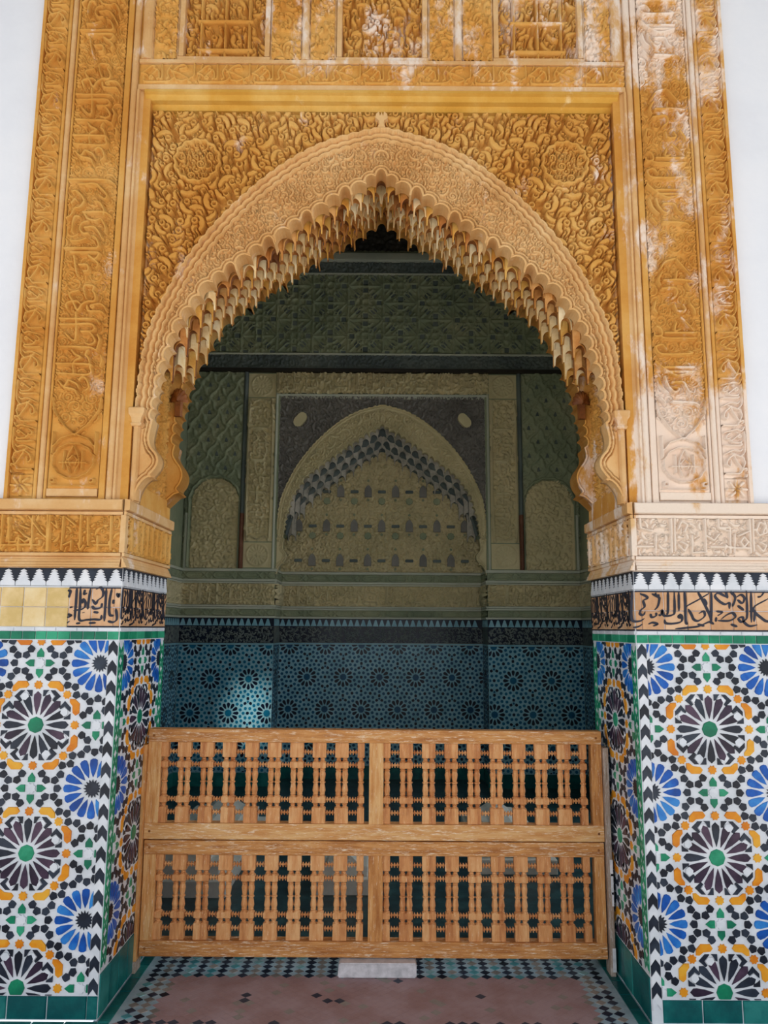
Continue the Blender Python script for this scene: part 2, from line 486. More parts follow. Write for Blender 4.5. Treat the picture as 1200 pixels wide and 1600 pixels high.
# ------------------------------------------------------------------ measured outlines (millimetres) and lettering strokes
TR = dict(
    kuf='-1593,3594 -1612,3596 -1619,3584 -1619,3543 -1617,3503 -1609,3485 -1592,3473;-1599,3572 -1603,3564 -1596,3559 -1590,3566 -1596,3574 -1579,3560 -1560,3546;-1575,3604 -1580,3588 -1588,3580;-1575,3602 -1559,3584 -1539,3566 -1541,3552 -1557,3560;-1604,3543 -1596,3535 -1563,3539 -1553,3552;-1605,3531 -1596,3524 -1530,3525;-1605,3507 -1595,3498 -1568,3503 -1533,3487;-1611,3463 -1603,3471 -1566,3483 -1556,3491;-1567,3487 -1572,3463 -1599,3421;-1562,3479 -1542,3463 -1533,3439 -1547,3429 -1553,3455;-1609,3459 -1614,3445 -1603,3421;-1619,3411 -1616,3421 -1598,3411 -1586,3398 -1527,3398;-1619,3391 -1608,3374 -1585,3379 -1532,3366',
    pl='-1374,3062 -1413,3046 -1396,3011 -1371,2967 -1355,2992 -1327,3010 -1297,3012 -1296,3043 -1308,3062 -1302,3082 -1332,3089 -1350,3081 -1344,3046 -1335,3023;-1419,2976 -1424,2996 -1407,3007 -1378,3011 -1362,3000;-1329,2989 -1320,2965 -1265,2962 -1253,2951;-1314,2985 -1307,2993 -1298,2985 -1304,2977 -1314,2985;-1298,2996 -1267,2997 -1248,2981 -1243,2968;-1449,2928 -1398,2926 -1321,2927 -1284,2923 -1273,2908;-1447,2899 -1389,2900 -1312,2902 -1290,2889 -1296,2870 -1347,2869;-1378,2957 -1372,2900 -1371,2831 -1387,2827 -1418,2857;-1346,2866 -1310,2862 -1286,2832 -1285,2813 -1306,2805 -1328,2812;-1273,2851 -1264,2832 -1266,2809 -1272,2783;-1440,2796 -1349,2793 -1298,2790 -1271,2775;-1384,2778 -1368,2759 -1342,2744 -1366,2729 -1374,2710 -1370,2673;-1312,2778 -1321,2756 -1309,2744 -1300,2718;-1448,2715 -1307,2712 -1297,2699 -1301,2665 -1427,2670 -1445,2672;-1252,2752 -1247,2734 -1253,2703;-1342,2639 -1329,2652 -1310,2643 -1297,2606 -1313,2587;-1389,2639 -1408,2609 -1435,2635;-1408,2605 -1361,2594 -1348,2572;-1389,2639 -1352,2620 -1343,2602;-1459,3609 -1365,3610 -1275,3607 -1240,3587;-1405,3585 -1330,3588 -1307,3570 -1274,3534 -1281,3513 -1312,3533;-1433,3549 -1418,3553 -1390,3529 -1377,3501 -1394,3472 -1419,3464 -1432,3432 -1453,3416;-1433,3492 -1419,3512 -1411,3504;-1328,3501 -1302,3493 -1281,3453 -1283,3429;-1377,3446 -1288,3447 -1253,3433;-1365,3432 -1353,3413 -1315,3405 -1293,3413 -1272,3377 -1270,3345;-1365,3369 -1324,3373 -1300,3349 -1283,3317;-1348,3341 -1370,3341 -1387,3364 -1377,3392 -1352,3401;-1394,3424 -1413,3424 -1422,3392 -1423,3352;-1423,3303 -1383,3305 -1354,3317;-1451,3269 -1340,3269 -1296,3274 -1309,3317 -1329,3329;-1423,3247 -1305,3248 -1293,3234 -1310,3215 -1337,3234;-1337,3230 -1294,3195 -1300,3171;-1404,3230 -1397,3190 -1386,3139;-1379,3187 -1342,3187 -1336,3159 -1358,3155',
    pr='1288,2878 1419,2879 1429,2884;1268,2863 1292,2853 1427,2853;1251,2908 1269,2898 1273,2868 1243,2862 1239,2878;1241,2812 1259,2781 1317,2777 1404,2782 1390,2792;1241,2812 1271,2822 1294,2797;1238,2746 1275,2711 1322,2681 1360,2682 1409,2697;1280,2716 1410,2717;1284,2696 1409,2697;1249,2666 1261,2626 1289,2596;1278,2671 1290,2631 1318,2601 1338,2617 1309,2626;1310,2646 1358,2647 1376,2612 1399,2597;1254,2576 1277,2547;1306,2557 1401,2552 1424,2538;1356,3172 1350,3136;1295,3130 1374,3133 1433,3126;1398,3115 1411,3095 1432,3110;1359,3230 1387,3193 1415,3157;1350,3235 1305,3219 1283,3187;1284,3089 1343,3094 1351,3063 1330,3042;1339,2924 1332,2888 1357,2894;1364,2950 1383,2930 1420,2889;1251,3026 1245,2990 1258,2970;1407,3017 1425,2991 1429,2966;1287,3167 1271,3135 1279,3104;1338,3011 1351,2981 1386,2986 1377,3012',
    tr='1097,1715 1092,1669 1089,1619 1094,1589 1124,1588 1145,1600;1129,1705 1154,1695 1161,1685 1143,1675 1147,1650 1131,1635 1125,1619 1140,1614 1149,1629;1180,1705 1210,1690 1211,1675 1203,1650 1189,1635;1200,1710 1195,1699 1215,1699;1251,1718 1247,1635 1241,1615;1278,1718 1275,1630 1264,1615 1241,1610 1226,1615 1222,1635 1216,1615 1204,1615;1297,1714 1294,1631;1322,1716 1322,1661 1321,1586 1330,1578;1429,1709 1381,1681 1329,1653 1318,1636;1378,1717 1401,1671 1423,1621 1430,1596 1426,1584;1437,1717 1434,1636 1429,1591;1334,1641 1347,1616 1356,1596 1376,1591 1403,1611 1399,1631 1378,1621;1301,1600 1291,1608 1297,1616 1306,1606 1300,1586 1265,1578 1235,1580 1230,1595;1441,1577 1421,1586 1385,1571 1355,1564 1274,1556;1457,1592 1507,1592 1534,1607 1525,1625 1499,1617 1472,1597;1454,1632 1479,1627 1458,1612;1453,1607 1449,1587;1503,1692 1469,1710 1453,1697 1467,1677 1492,1662 1512,1667 1511,1642;1500,1717 1506,1687;1520,1718 1539,1692 1526,1652;1544,1692 1565,1703 1579,1688 1568,1667 1548,1682;1547,1657 1573,1637;1590,1720 1586,1622 1578,1597 1558,1587 1548,1602 1566,1607 1570,1587 1592,1570 1627,1575;1609,1718 1602,1585;1621,1638 1613,1588;1683,1688 1614,1645 1654,1598 1679,1588;1635,1693 1651,1698 1667,1718;1159,1575 1179,1582 1199,1575 1179,1567;1370,1576 1400,1569;1512,1577 1541,1567;1171,1620 1175,1605 1193,1610 1196,1625;1093,1559 1118,1565 1134,1575;1402,1686 1413,1666 1407,1651',
    tl='-1298,1715 -1298,1657 -1299,1576;-1283,1719 -1280,1645 -1279,1579 -1246,1578 -1215,1580 -1188,1580 -1185,1599;-1239,1712 -1244,1657 -1246,1622;-1267,1649 -1275,1657 -1268,1665 -1257,1649 -1265,1626 -1307,1616;-1216,1708 -1197,1716 -1184,1700 -1186,1677 -1205,1661 -1212,1646 -1229,1665;-1227,1638 -1218,1626 -1191,1630 -1185,1650;-1171,1712 -1171,1646 -1172,1572;-1147,1712 -1154,1658 -1151,1603 -1133,1596;-1137,1665 -1138,1646;-1125,1693 -1116,1677 -1113,1693;-1157,1573 -1133,1569 -1118,1584 -1125,1627;-1263,1707 -1265,1688 -1252,1692;-1337,1703 -1325,1699 -1331,1672;-1324,1629 -1312,1633;-1330,1602 -1314,1595 -1332,1587;-1331,1564 -1320,1572;-1292,1562 -1273,1564;-1238,1564 -1207,1566;-1221,1611 -1198,1609;-1264,1610 -1263,1607',
    er='1136,2029 1137,1988 1185,1975;1272,2030 1268,1881;1286,2030 1282,1888;1418,2035 1416,1882;1406,1885 1356,1881 1360,1956;1300,1983 1315,2017 1342,2003 1327,1973;1477,1991 1524,1991 1521,1882;1498,1896 1502,1916 1515,1903;1562,1957 1611,1978 1608,1883;1567,1930 1582,1951 1601,1930 1580,1908 1567,1930;1525,1903 1606,1903;1204,1962 1197,1880;1094,1907 1188,1907;1632,1985 1650,1958 1685,1972 1675,2019;1420,1956 1453,1936 1475,1963;1297,1915 1322,1888 1337,1915 1311,1928',
    el='-1436,2029 -1431,1871;-1426,2029 -1425,1871;-1367,2022 -1367,1878;-1292,2030 -1289,1885;-1262,2017 -1254,1898;-1161,2024 -1156,1879;-1215,1938 -1211,1873;-1228,1899 -1164,1899 -1164,1912;-1327,1917 -1327,1872;-1358,1898 -1333,1911;-1297,1905 -1285,1875 -1271,1898;-1608,2014 -1601,1968 -1607,1912 -1567,1909 -1562,1929;-1558,1909 -1555,1877;-1558,1962 -1530,1936 -1503,1923 -1528,1910 -1556,1929;-1517,2021 -1460,1949 -1436,1930;-1553,1982 -1520,1969;-1644,1896 -1553,1896 -1462,1897 -1464,1917;-1417,1996 -1390,1970 -1398,2002;-1354,2016 -1312,1983',
)
FL= [(43, 3653, -26, 3653, 70), (-26, 3653, -68, 3613, 45), (-68, 3613, -133, 3561, 45), (-139, 3554, -196, 3554, 80), (-196, 3551, -246, 3502, 45), (-246, 3502, -311, 3447, 45), (-316, 3431, -373, 3430, 80), (-373, 3424, -422, 3379, 45), (-422, 3379, -483, 3324, 45), (-492, 3302, -548, 3301, 80), (-548, 3295, -600, 3247, 45), (-600, 3247, -660, 3190, 45), (-665, 3171, -721, 3171, 80), (-721, 3165, -766, 3117, 42), (-766, 3117, -822, 3052, 42), (-822, 3052, -860, 2996, 40), (-860, 2996, -899, 2940, 40), (-899, 2940, -928, 2875, 40), (-928, 2875, -945, 2808, 38), (-945, 2808, -965, 2742, 35), (-965, 2742, -985, 2678, 35), (-985, 2678, -993, 2618, 35), (-993, 2618, -997, 2571, 35), (-997, 2571, -1005, 2517, 35), (-1005, 2517, -1011, 2467, 35)]
FO= [(-1011, 2467), (-1020, 2417), (-1024, 2379), (-1013, 2344), (-992, 2318), (-979, 2289), (-983, 2257), (-1002, 2228), (-1012, 2216), (-1003, 2205), (-1026, 2202), (-1052, 2176), (-1070, 2138), (-1079, 2095)]
BL= [(42, 3742, -30, 3742, 80), (-30, 3742, -83, 3696, 45), (-83, 3696, -143, 3634, 45), (-150, 3623, -207, 3622, 80), (-207, 3615, -263, 3572, 45), (-263, 3572, -337, 3511, 45), (-340, 3500, -404, 3500, 70), (-404, 3492, -449, 3450, 45), (-449, 3450, -511, 3386, 45), (-514, 3375, -578, 3374, 70), (-578, 3367, -633, 3322, 40), (-633, 3322, -694, 3255, 40), (-697, 3247, -761, 3247, 60), (-760, 3239, -801, 3191, 40), (-801, 3191, -858, 3121, 40), (-858, 3121, -900, 3040, 35), (-900, 3040, -935, 2967, 35), (-935, 2967, -970, 2887, 35), (-970, 2887, -998, 2822, 35), (-998, 2822, -1013, 2750, 35), (-1013, 2750, -1024, 2697, 35), (-1024, 2697, -1039, 2644, 35), (-1039, 2644, -1050, 2594, 35), (-1050, 2594, -1051, 2538, 35), (-1051, 2538, -1055, 2478, 35)]
BO= [(-1055, 2478), (-1063, 2432), (-1048, 2398), (-1023, 2363), (-1010, 2322), (-1019, 2280), (-1038, 2249), (-1023, 2229), (-1050, 2218), (-1076, 2194), (-1108, 2163)]
EX= [(5, 3900), (-107, 3876), (-288, 3815), (-467, 3705), (-643, 3551), (-786, 3389), (-898, 3229), (-978, 3072), (-1036, 2933), (-1067, 2811), (-1081, 2690), (-1088, 2570), (-1094, 2511)]

def lobes(L, tail, n=7):
    """left half outline (apex to springing) from lobe chords with outward bulge; returned for x>=0"""
    P = []
    for k, (x0, z0, x1, z1, s) in enumerate(L):
        a = np.array((x0, z0)) / 1000; b = np.array((x1, z1)) / 1000
        if k == 0: a[0] = -b[0]                      # apex lobe is centred
        d = b - a; nrm = np.array((d[1], -d[0]))      # to the outside (up / left)
        if nrm[1] < 0 and abs(nrm[1]) > abs(nrm[0]): nrm = -nrm
        if nrm[0] > 0 and abs(nrm[0]) > abs(nrm[1]): nrm = -nrm
        t = np.linspace(0, 1, n)
        for q in t:
            P.append(a + d * q + nrm * (s / 100) * (4 * q * (1 - q)) ** 0.6)
    P = [p for p in P if p[0] <= 0.0]
    P = [np.array((0.0, max(p[1] for p in P)))] + P
    T = catmull(np.array(tail) / 1000, 4)
    P = np.vstack([np.array(P), T[1:]])
    P[:, 0] *= -1
    keep = [0]
    for i in range(1, len(P)):
        if np.hypot(*(P[i] - P[keep[-1]])) > 0.0015: keep.append(i)
    return P[keep]
FRONT = lobes(FL, FO)
BACK = lobes(BL, BO)
EXT = catmull(np.array([(-x, z) for x, z in EX]) / 1000, 5)
EXT[0, 0] = 0
def both(P): return np.vstack([P[::-1] * (-1, 1), P[1:]])    # left springing .. apex .. right springing

def hull(prof, zc=2.62):
    """outer envelope of a lobed half outline, so that a slab cut to it never covers a lobe"""
    up = [p for p in prof if p[1] > zc]; lo = [p for p in prof if p[1] <= zc]
    n = 46; best = {}
    for p in up:
        k = min(n - 1, int(math.atan2(p[0], p[1] - zc) / (math.pi / 2) * n)); r = math.hypot(p[0], p[1] - zc)
        if r > best.get(k, 0): best[k] = r
    P = []
    for k in sorted(best):
        r = max(best.get(j, 0) for j in (k - 1, k, k + 1)); an = (k + .5) / n * math.pi / 2 if k else 0.0
        P.append((math.sin(an) * r, zc + math.cos(an) * r))
    return np.vstack([np.array(P), np.array(lo)])

def arch_plate(name, prof, X, ztop, y0, y1, m, parent):
    """wall slab with the lobed opening cut out, as triangulated front and back plus the edge of the opening"""
    full = both(prof); n = len(full); zc = 2.62
    def outer(p):
        if p[1] <= zc: return (math.copysign(X, p[0]), p[1])
        dx, dz = p[0], p[1] - zc
        k = min(X / abs(dx) if abs(dx) > 1e-6 else 1e9, (ztop - zc) / dz)
        return (dx * k, zc + dz * k)
    O = [outer(p) for p in full]
    bm = bmesh.new()
    pf = [bm.verts.new((p[0], y0, p[1])) for p in full]; pb = [bm.verts.new((p[0], y1, p[1])) for p in full]
    of = [bm.verts.new((p[0], y0, p[1])) for p in O]; ob = [bm.verts.new((p[0], y1, p[1])) for p in O]
    for i in range(n - 1):
        bm.faces.new((pf[i + 1], pf[i], of[i], of[i + 1])); bm.faces.new((pb[i], pb[i + 1], ob[i + 1], ob[i]))
        bm.faces.new((pf[i], pf[i + 1], pb[i + 1], pb[i]))
        t0, t1 = O[i][1] > ztop - 1e-6, O[i + 1][1] > ztop - 1e-6
        if t0 != t1:
            cx = math.copysign(X, O[i][0] if abs(O[i][0]) > .5 else O[i + 1][0])
            bm.faces.new((of[i + 1], of[i], bm.verts.new((cx, y0, ztop))))
            bm.faces.new((ob[i], ob[i + 1], bm.verts.new((cx, y1, ztop))))
    me = bpy.data.meshes.new(name); bm.to_mesh(me); bm.free()
    me.materials.append(MATS[m])
    return pobj(name, me, parent)

def arch_rim(name, prof, fr, n0, n1, wid, m, parent):
    P = both(prof); n = len(P)
    T = np.gradient(P, axis=0); L = np.hypot(T[:, 0], T[:, 1])[:, None] + 1e-9; T /= L
    Nn = np.c_[-T[:, 1], T[:, 0]]          # left of travel = outside the opening
    O = P + Nn * wid
    V = np.vstack([np.c_[O, np.full(n, n1 - .004)], np.c_[P + Nn * wid * .5, np.full(n, n1)], np.c_[P, np.full(n, n1 - .003)], np.c_[P, np.full(n, n0)]])
    F = []
    for r in range(3):
        for i in range(n - 1): F.append((r * n + i, r * n + i + 1, (r + 1) * n + i + 1, (r + 1) * n + i)[::-1])
    return pobj(name, mkmesh(name, fr.pts(V), F, m), parent)

def arch_relief(fr, step, n0, parent, mats, rg, medal, fine=(0.036, 0.023, 0.0034), coarse=(0.053, 0.042, 0.0135), zt=3.992, xr=1.092, zb=2.10, hs=1.0, fh=0.014):
    """spandrels with deep leaf carving and the fine arabesque arch band, computed for one half and mirrored"""
    R = Relief(0, xr, zb, zt, step)
    U, V = np.meshgrid(R.u, R.v)
    d = dist_poly(U, V, FRONT[::2] if step > .006 else FRONT)
    e, S, side = dist_poly(U, V, EXT, True)
    e = np.where(side > 0, e, -e)
    low = V < EXT[-1][1]
    e = np.where(low, U - EXT[-1][0], e)
    hole = in_poly(U, V, [(-0.01, FRONT[0][1])] + [tuple(p) for p in FRONT] + [(-0.01, FRONT[-1][1])])
    e2 = e - 0.007 * np.abs(np.sin(math.pi * S / 0.056))
    # deep spandrel
    R.H[:] = 0
    R.fill_curls(coarse[0], coarse[1], coarse[2], rg, h=0.040, moat=step * 1.9)
    mx, mz, mr = medal
    dm = np.hypot(U - mx, V - mz)
    G = Relief(0, xr, zb, zt, step)
    G.fill_spirals(0.036, 0.024, 0.0042, rg, h=0.040, moat=step * 1.3, floor=0.008, test=lambda x, y: abs(x - mx) < mr * 1.2 and abs(y - mz) < mr * 1.2)
    wav = mr + 0.004 * np.sin(np.arctan2(V - mz, U - mx) * 14)
    R.H = np.where(dm < wav, np.maximum(G.H, 0.008), R.H)
    R.H = np.where(np.abs(dm - wav) < 0.0065, 0.044, R.H)
    R.H = np.where(np.abs(dm - wav - 0.011) < 0.004, 0.0, R.H)
    # fine band
    B = Relief(0, xr, zb, zt, step)
    B.fill_spirals(fine[0], fine[1], fine[2], rg, h=fh, moat=step * 1.2, floor=0.0)
    B.fill_curls(fine[0] * 2.4, fine[1] * 1.5, fine[2] * 1.3, rg, h=fh * 1.05, moat=step * 1.2, floor=0.0)
    Hb = 0.026 + B.H
    def ridge(h, x, a, b, val): return np.where((x >= a) & (x < b), val, h)
    plain = V < 2.43
    Hb = np.where(plain, 0.036, Hb)
    for a, b, val in ((0, .012, .046), (.012, .0175, .026), (.0175, .027, .044), (.027, .0325, .024)):
        Hb = ridge(Hb, d, a, b, val)
    for a, b, val in ((-.010, 0.0, .052), (-.016, -.010, .030), (-.044, -.016, None), (-.050, -.044, .026), (-.059, -.050, .046), (-.065, -.059, .024)):
        if val is None: Hb = np.where((e2 >= a) & (e2 < b) & ~low, .032 + .014 * np.sin(np.clip((e2 - a) / (b - a), 0, 1) * math.pi), Hb)
        else: Hb = np.where((e2 >= a) & (e2 < b) & ~low, val, Hb)
    R.H = np.where(e2 < 0, Hb, R.H)
    band = e2 < 0
    fb = lambda A: A[:-1, :-1] & A[1:, :-1] & A[:-1, 1:] & A[1:, 1:]
    ok = ~(hole[:-1, :-1] | hole[1:, :-1] | hole[:-1, 1:] | hole[1:, 1:])
    mb = fb(band) & ok
    ms = ~fb(band) & ok & (V[:-1, :-1] > 2.50)
    R.build('arch_band_relief', fr, n0, hs, mats[1], parent, mask=mb, mirror=True)
    # two spandrels, each its own part
    R.build('spandrel_relief', fr, n0, hs, mats[0], parent, mask=ms)
    fl = Frame(fr.O, -fr.U, fr.V, fr.N)
    o = R.build('spandrel_relief', fl, n0, hs, mats[0], parent, mask=ms)
    o.data.flip_normals()
    return R

# ------------------------------------------------------------------ muqarnas
def cell_mesh(name, m, m2, w=0.031, H=0.240, notch=0.052, leg=0.0080, depth=0.024, keel=0.016):
    """one muqarnas cell: a keeled face whose foot is cut into a round-headed arch between two slim legs"""
    B = Buf(); k = 8; ri = w - leg
    arch = []
    for q in range(2 * k + 1):
        an = math.pi * q / (2 * k)
        arch.append((-math.cos(an) * ri, notch - ri + math.sin(an) * ri * 1.12))
    ky = lambda x, z: -keel * max(0.0, 1 - abs(x) / w) * min(1.0, max(0.0, (z - notch * .4) / (notch * .6)))
    inner = [(-ri * 1.12, 0.0)] + arch + [(ri * 1.12, 0.0)]
    outer = []
    for (x, z) in inner:                                # outline point belonging to each point of the arch
        t = (x + ri) / (2 * ri)
        if z < notch - ri + 1e-6: outer.append((-w if x < 0 else w, z))
        else:
            an = math.atan2(z - (notch - ri), x)
            ca, sa = math.cos(an), math.sin(an)
            s = min(w / abs(ca) if abs(ca) > 1e-6 else 9, (H - (notch - ri)) / max(sa, 1e-6))
            outer.append((ca * s, notch - ri + sa * s))
    n = len(inner)
    V = [(x, ky(x, z), z) for x, z in inner] + [(x, ky(x, z), z) for x, z in outer]
    V += [(x * 1.0, depth, z) for x, z in inner]
    V += [(x, depth, z) for x, z in outer]
    V += [(-w, 0, H), (w, 0, H)]
    F1 = [(i, i + 1, n + i + 1, n + i) for i in range(n - 1)]
    cl = [q for q in range(n - 1) if outer[q][1] < H - 1e-6 <= outer[q + 1][1] + 1e-9 or outer[q + 1][1] < H - 1e-6 <= outer[q][1] + 1e-9]
    for q in cl: F1.append((n + q, n + q + 1, 4 * n + (0 if outer[q][0] < 0 else 1)))
    B.add(V, F1, m)
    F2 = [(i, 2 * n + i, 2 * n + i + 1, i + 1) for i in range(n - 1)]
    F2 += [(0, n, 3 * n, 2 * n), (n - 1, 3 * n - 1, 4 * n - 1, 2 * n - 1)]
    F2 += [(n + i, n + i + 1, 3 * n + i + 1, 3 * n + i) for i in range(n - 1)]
    B.add(V, F2, m2)  # arch undersides and edges coloured darker, deepening their natural shade
    # raised bead around the arch
    V = []; F = []
    for (x, z) in inner:
        d0 = np.array((x, z - (notch - ri))) if z > notch - ri else np.array((x, 0.0))
        d0 = d0 / (np.hypot(*d0) + 1e-9)
        for o, yy in ((0.0, 0.001), (0.0, -.004), (.0042, -.004), (.0055, 0.001)):
            V.append((x + d0[0] * o, ky(x, z) + yy, z + d0[1] * o))
    for i in range(n - 1):
        for q in range(3): F.append((i * 4 + q, i * 4 + q + 1, i * 4 + 5 + q, i * 4 + 4 + q))
    B.add(V, F, m)
    me = mkmesh(name, B.V, B.F, B.mats)
    me.polygons.foreach_set('material_index', B.M)
    me.update()
    return me

def resample(P, n):
    s = np.r_[0, np.cumsum(np.hypot(*np.diff(P, axis=0).T))]
    t = np.linspace(0, s[-1], n)
    return np.c_[np.interp(t, s, P[:, 0]), np.interp(t, s, P[:, 1])]

def chords(L, zmin):
    P = [(0.0, max(L[0][1], L[0][3]) / 1000 + .03)]
    for x0, z0, x1, z1, s in L[1:]:
        P.append((-(x0 + x1) / 2000, (z0 + z1) / 2000))
        if z1 / 1000 < zmin: break
    return both(np.array(P))

def muqarnas(parent, Fc, Bc, y0, y1, tiers, pitch, meshes, weights, rg, softmat, stack, ydown=0.02, off=0.07):
    nF = 60
    F_, B_ = resample(Fc, nF), resample(Bc, nF)
    # the stepped ceiling they hang from
    V = []; Fq = []; rows = []
    for k in range(tiers + 1):
        for e in ((0,) if k == 0 else (0, 1) if k < tiers else (0,)):
            t = (k if e == 0 else k + 0.0) / tiers
            C = F_ + (B_ - F_) * t
            D = C - np.array((0, 2.55)); D /= np.hypot(D[:, 0], D[:, 1])[:, None]
            o = (off + 0.09 if k == 0 else off + .04 if k == 1 else off) if e == 0 else off - 0.02
            rows.append(len(V))
            y = y0 + (y1 - y0) * t + (0.0 if e == 0 else 0.012)
            V += [(p[0] + d[0] * o, y, p[1] + d[1] * o) for p, d in zip(C, D)]
    for a, b in zip(rows[:-1], rows[1:]):
        for i in range(nF - 1): Fq.append((a + i, a + i + 1, b + i + 1, b + i))
    pobj('muqarnas_vault', mkmesh('muqarnas_vault', V, Fq, softmat), parent)
    cnt = 0
    for k in range(tiers):
        t = (k + 0.35) / tiers
        C = F_ + (B_ - F_) * t
        half = C[nF // 2:] if nF % 2 else C[nF // 2:]
        xs = np.r_[0.0, half[:, 0]]; zs = np.r_[half[0, 1] + .004, half[:, 1]]
        o_ = np.argsort(xs); xs, zs = xs[o_], zs[o_]
        xmax = xs[-1]
        y = y0 + (y1 - y0) * t
        i = 0
        X = [0.0] if k % 2 == 0 else [pitch / 2]
        while X[-1] + pitch < xmax + pitch * .4: X.append(X[-1] + pitch)
        prev = None
        for x in X:
            zb = float(np.interp(x, xs, zs)) - ydown
            zl = [zb]
            top = prev if prev is not None else zb
            while zl[-1] + stack < top + stack * .35: zl.append(zl[-1] + stack)
            prev = zb
            for z in zl:
                for sg in ((1,) if x == 0 else (1, -1)):
                    o = pobj('muqarnas_cell', meshes[weights(k, i, rg)], parent)
                    o.location = (sg * x, y + rg.uniform(-.003, .003) + .0006 * (len(zl) - zl.index(z)), z)
                    cnt += 1
            i += 1
    return cnt

# ------------------------------------------------------------------ zellige
A_ = 0.511
def star(n, ro, ri, rot=0.0):
    return [((ro if k % 2 == 0 else ri) * math.cos(rot + math.pi * k / n), (ro if k % 2 == 0 else ri) * math.sin(rot + math.pi * k / n)) for k in range(2 * n)]
def rot2(P, a, sx=1):
    c, s = math.cos(a), math.sin(a)
    return [(c * x * sx - s * y, s * x * sx + c * y) for x, y in P]
def shift(P, x, y): return [(p[0] + x, p[1] + y) for p in P]

def zellige(cx, cz, u0, u1, v0, v1, emit, a=A_):
    """16-fold rosettes at the cell centres, blue rosettes at the corners, green crosses on the edges"""
    i0, i1 = int(math.floor((u0 - cx) / a - .6)), int(math.ceil((u1 - cx) / a + .6))
    j0, j1 = int(math.floor((v0 - cz) / a - .6)), int(math.ceil((v1 - cz) / a + .6))
    def out(kind, P, x, y, m):
        q = cliprect([(x + p[0] * a, y + p[1] * a) for p in P], u0, u1, v0, v1)
        if q: emit(kind, q, m)
    petal = [(.082, 0), (.15, .021), (.215, .031), (.245, .029), (.272, 0), (.245, -.029), (.215, -.031), (.15, -.021)]
    bpetal = [(.088, 0), (.13, .018), (.19, .031), (.225, .029), (.236, .012), (.236, -.012), (.225, -.029), (.19, -.031), (.13, -.018)]
    kite = [(-.143, .231), (-.120, .260), (-.083, .258), (-.066, .229), (-.095, .197), (-.122, .202)]
    chev = [(-.193, .229), (-.142, .279), (-.106, .279), (-.150, .231), (-.126, .197), (-.140, .184)]
    chev2 = [(-.094, .281), (-.045, .281), (-.045, .228), (-.060, .232), (-.078, .264)]
    bar = [(-.212, .270), (-.2105, .313), (-.172, .354), (-.0957, .354), (-.0746, .3225), (-.0957, .2986), (-.153, .294), (-.1866, .268)]
    arm = [(.048, .029), (.086, .029), (.124, 0), (.086, -.029), (.048, -.029)]
    pent = [(.037, 0), (.014, .030), (-.022, .026), (-.027, .010), (-.027, -.010), (-.022, -.026), (.014, -.030)]
    blk = [((-.08, .385), 2.2), ((-.118, .434), 2.6), ((-.19, .436), 0.6), ((-.232, .39), 2.4), ((-.242, .322), -1.2)]
    for i in range(i0, i1 + 1):
        for j in range(j0, j1 + 1):
            x, y = cx + i * a, cz + j * a
            g = random.Random(i * 91 + j * 17 + int(cx * 100))
            out('centre_tile', star(8, .066, .062), x, y, 'glaze_green')
            for k in range(16):
                out('petal_tile', rot2(petal, k * math.pi / 8), x, y, 'glaze_purple' if g.random() < .6 else 'glaze_black')
            for k in range(8):
                an = (k + .5) * math.pi / 4
                r = .322 if k % 2 == 0 else .345
                out('star_tile', shift(star(8, .038, .028, math.pi / 8), r * math.cos(k * math.pi / 4), r * math.sin(k * math.pi / 4)), x, y, 'glaze_amber')
            for q in range(4):
                for mir in (1, -1):
                    f = lambda P: rot2([(p[0] * mir, p[1]) for p in P], q * math.pi / 2)
                    out('bar_tile', f(bar), x, y, 'glaze_amber')
                    out('kite_tile', f(kite), x, y, 'glaze_white')
                    out('chevron_tile', f(chev), x, y, 'glaze_black')
                    out('chevron_tile', f(chev2), x, y, 'glaze_black')
                    for (bx, by), an in blk:
                        out('pentagon_tile', f(shift(rot2(pent, an), bx, by)), x, y, 'glaze_black')
                out('pentagon_tile', rot2(shift(rot2(pent, 2.36), -.306, .306), q * math.pi / 2), x, y, 'glaze_black')
            for ex, ey in ((.5, 0), (0, .5)):
                out('star_tile', shift(star(8, .045, .034, math.pi / 8), ex, ey), x, y, 'glaze_white')
                for q in range(4):
                    out('cross_tile', shift(rot2(arm, q * math.pi / 2), ex, ey), x, y, 'glaze_green')
                for sgn in (-1, 1):
                    if ex == 0: out('pentagon_tile', shift(rot2(pent, 0 if sgn > 0 else math.pi), sgn * .212, .5), x, y, 'glaze_black')
                    else: out('pentagon_tile', shift(rot2(pent, math.pi / 2 * sgn), .5, sgn * .212), x, y, 'glaze_black')
            out('centre_tile', shift(star(16, .075, .05), .5, .5), x, y, 'glaze_black')
            for k in range(16):
                out('petal_tile', shift(rot2(bpetal, k * math.pi / 8), .5, .5), x, y, 'glaze_blue')

TILES = {}
def tile_obj(fr, parent):
    def emit(kind, P, m, h=0.0035):
        P = np.array(P); c = P.mean(0)
        L = P - c
        key = (m, tuple(np.round(L, 4).ravel()), tuple(fr.U))
        if key not in TILES:
            z = Frame((0, 0, 0), fr.U, fr.V, fr.N)
            V, F = prism(z, L, -0.001, h, 0.05)
            TILES[key] = mkmesh(kind, V, F, m)
        o = pobj(kind, TILES[key], parent)
        o.location = tuple(fr.pts(np.array([[c[0], c[1], rnd.uniform(-.0005, .0008)]]))[0])
        return o
    return emit
def tile_buf(fr, buf, h=0.003):
    def emit(kind, P, m):
        V, F = prism(fr, P, -0.001, h, 0.05)
        buf.add(V, F, m)
    return emit

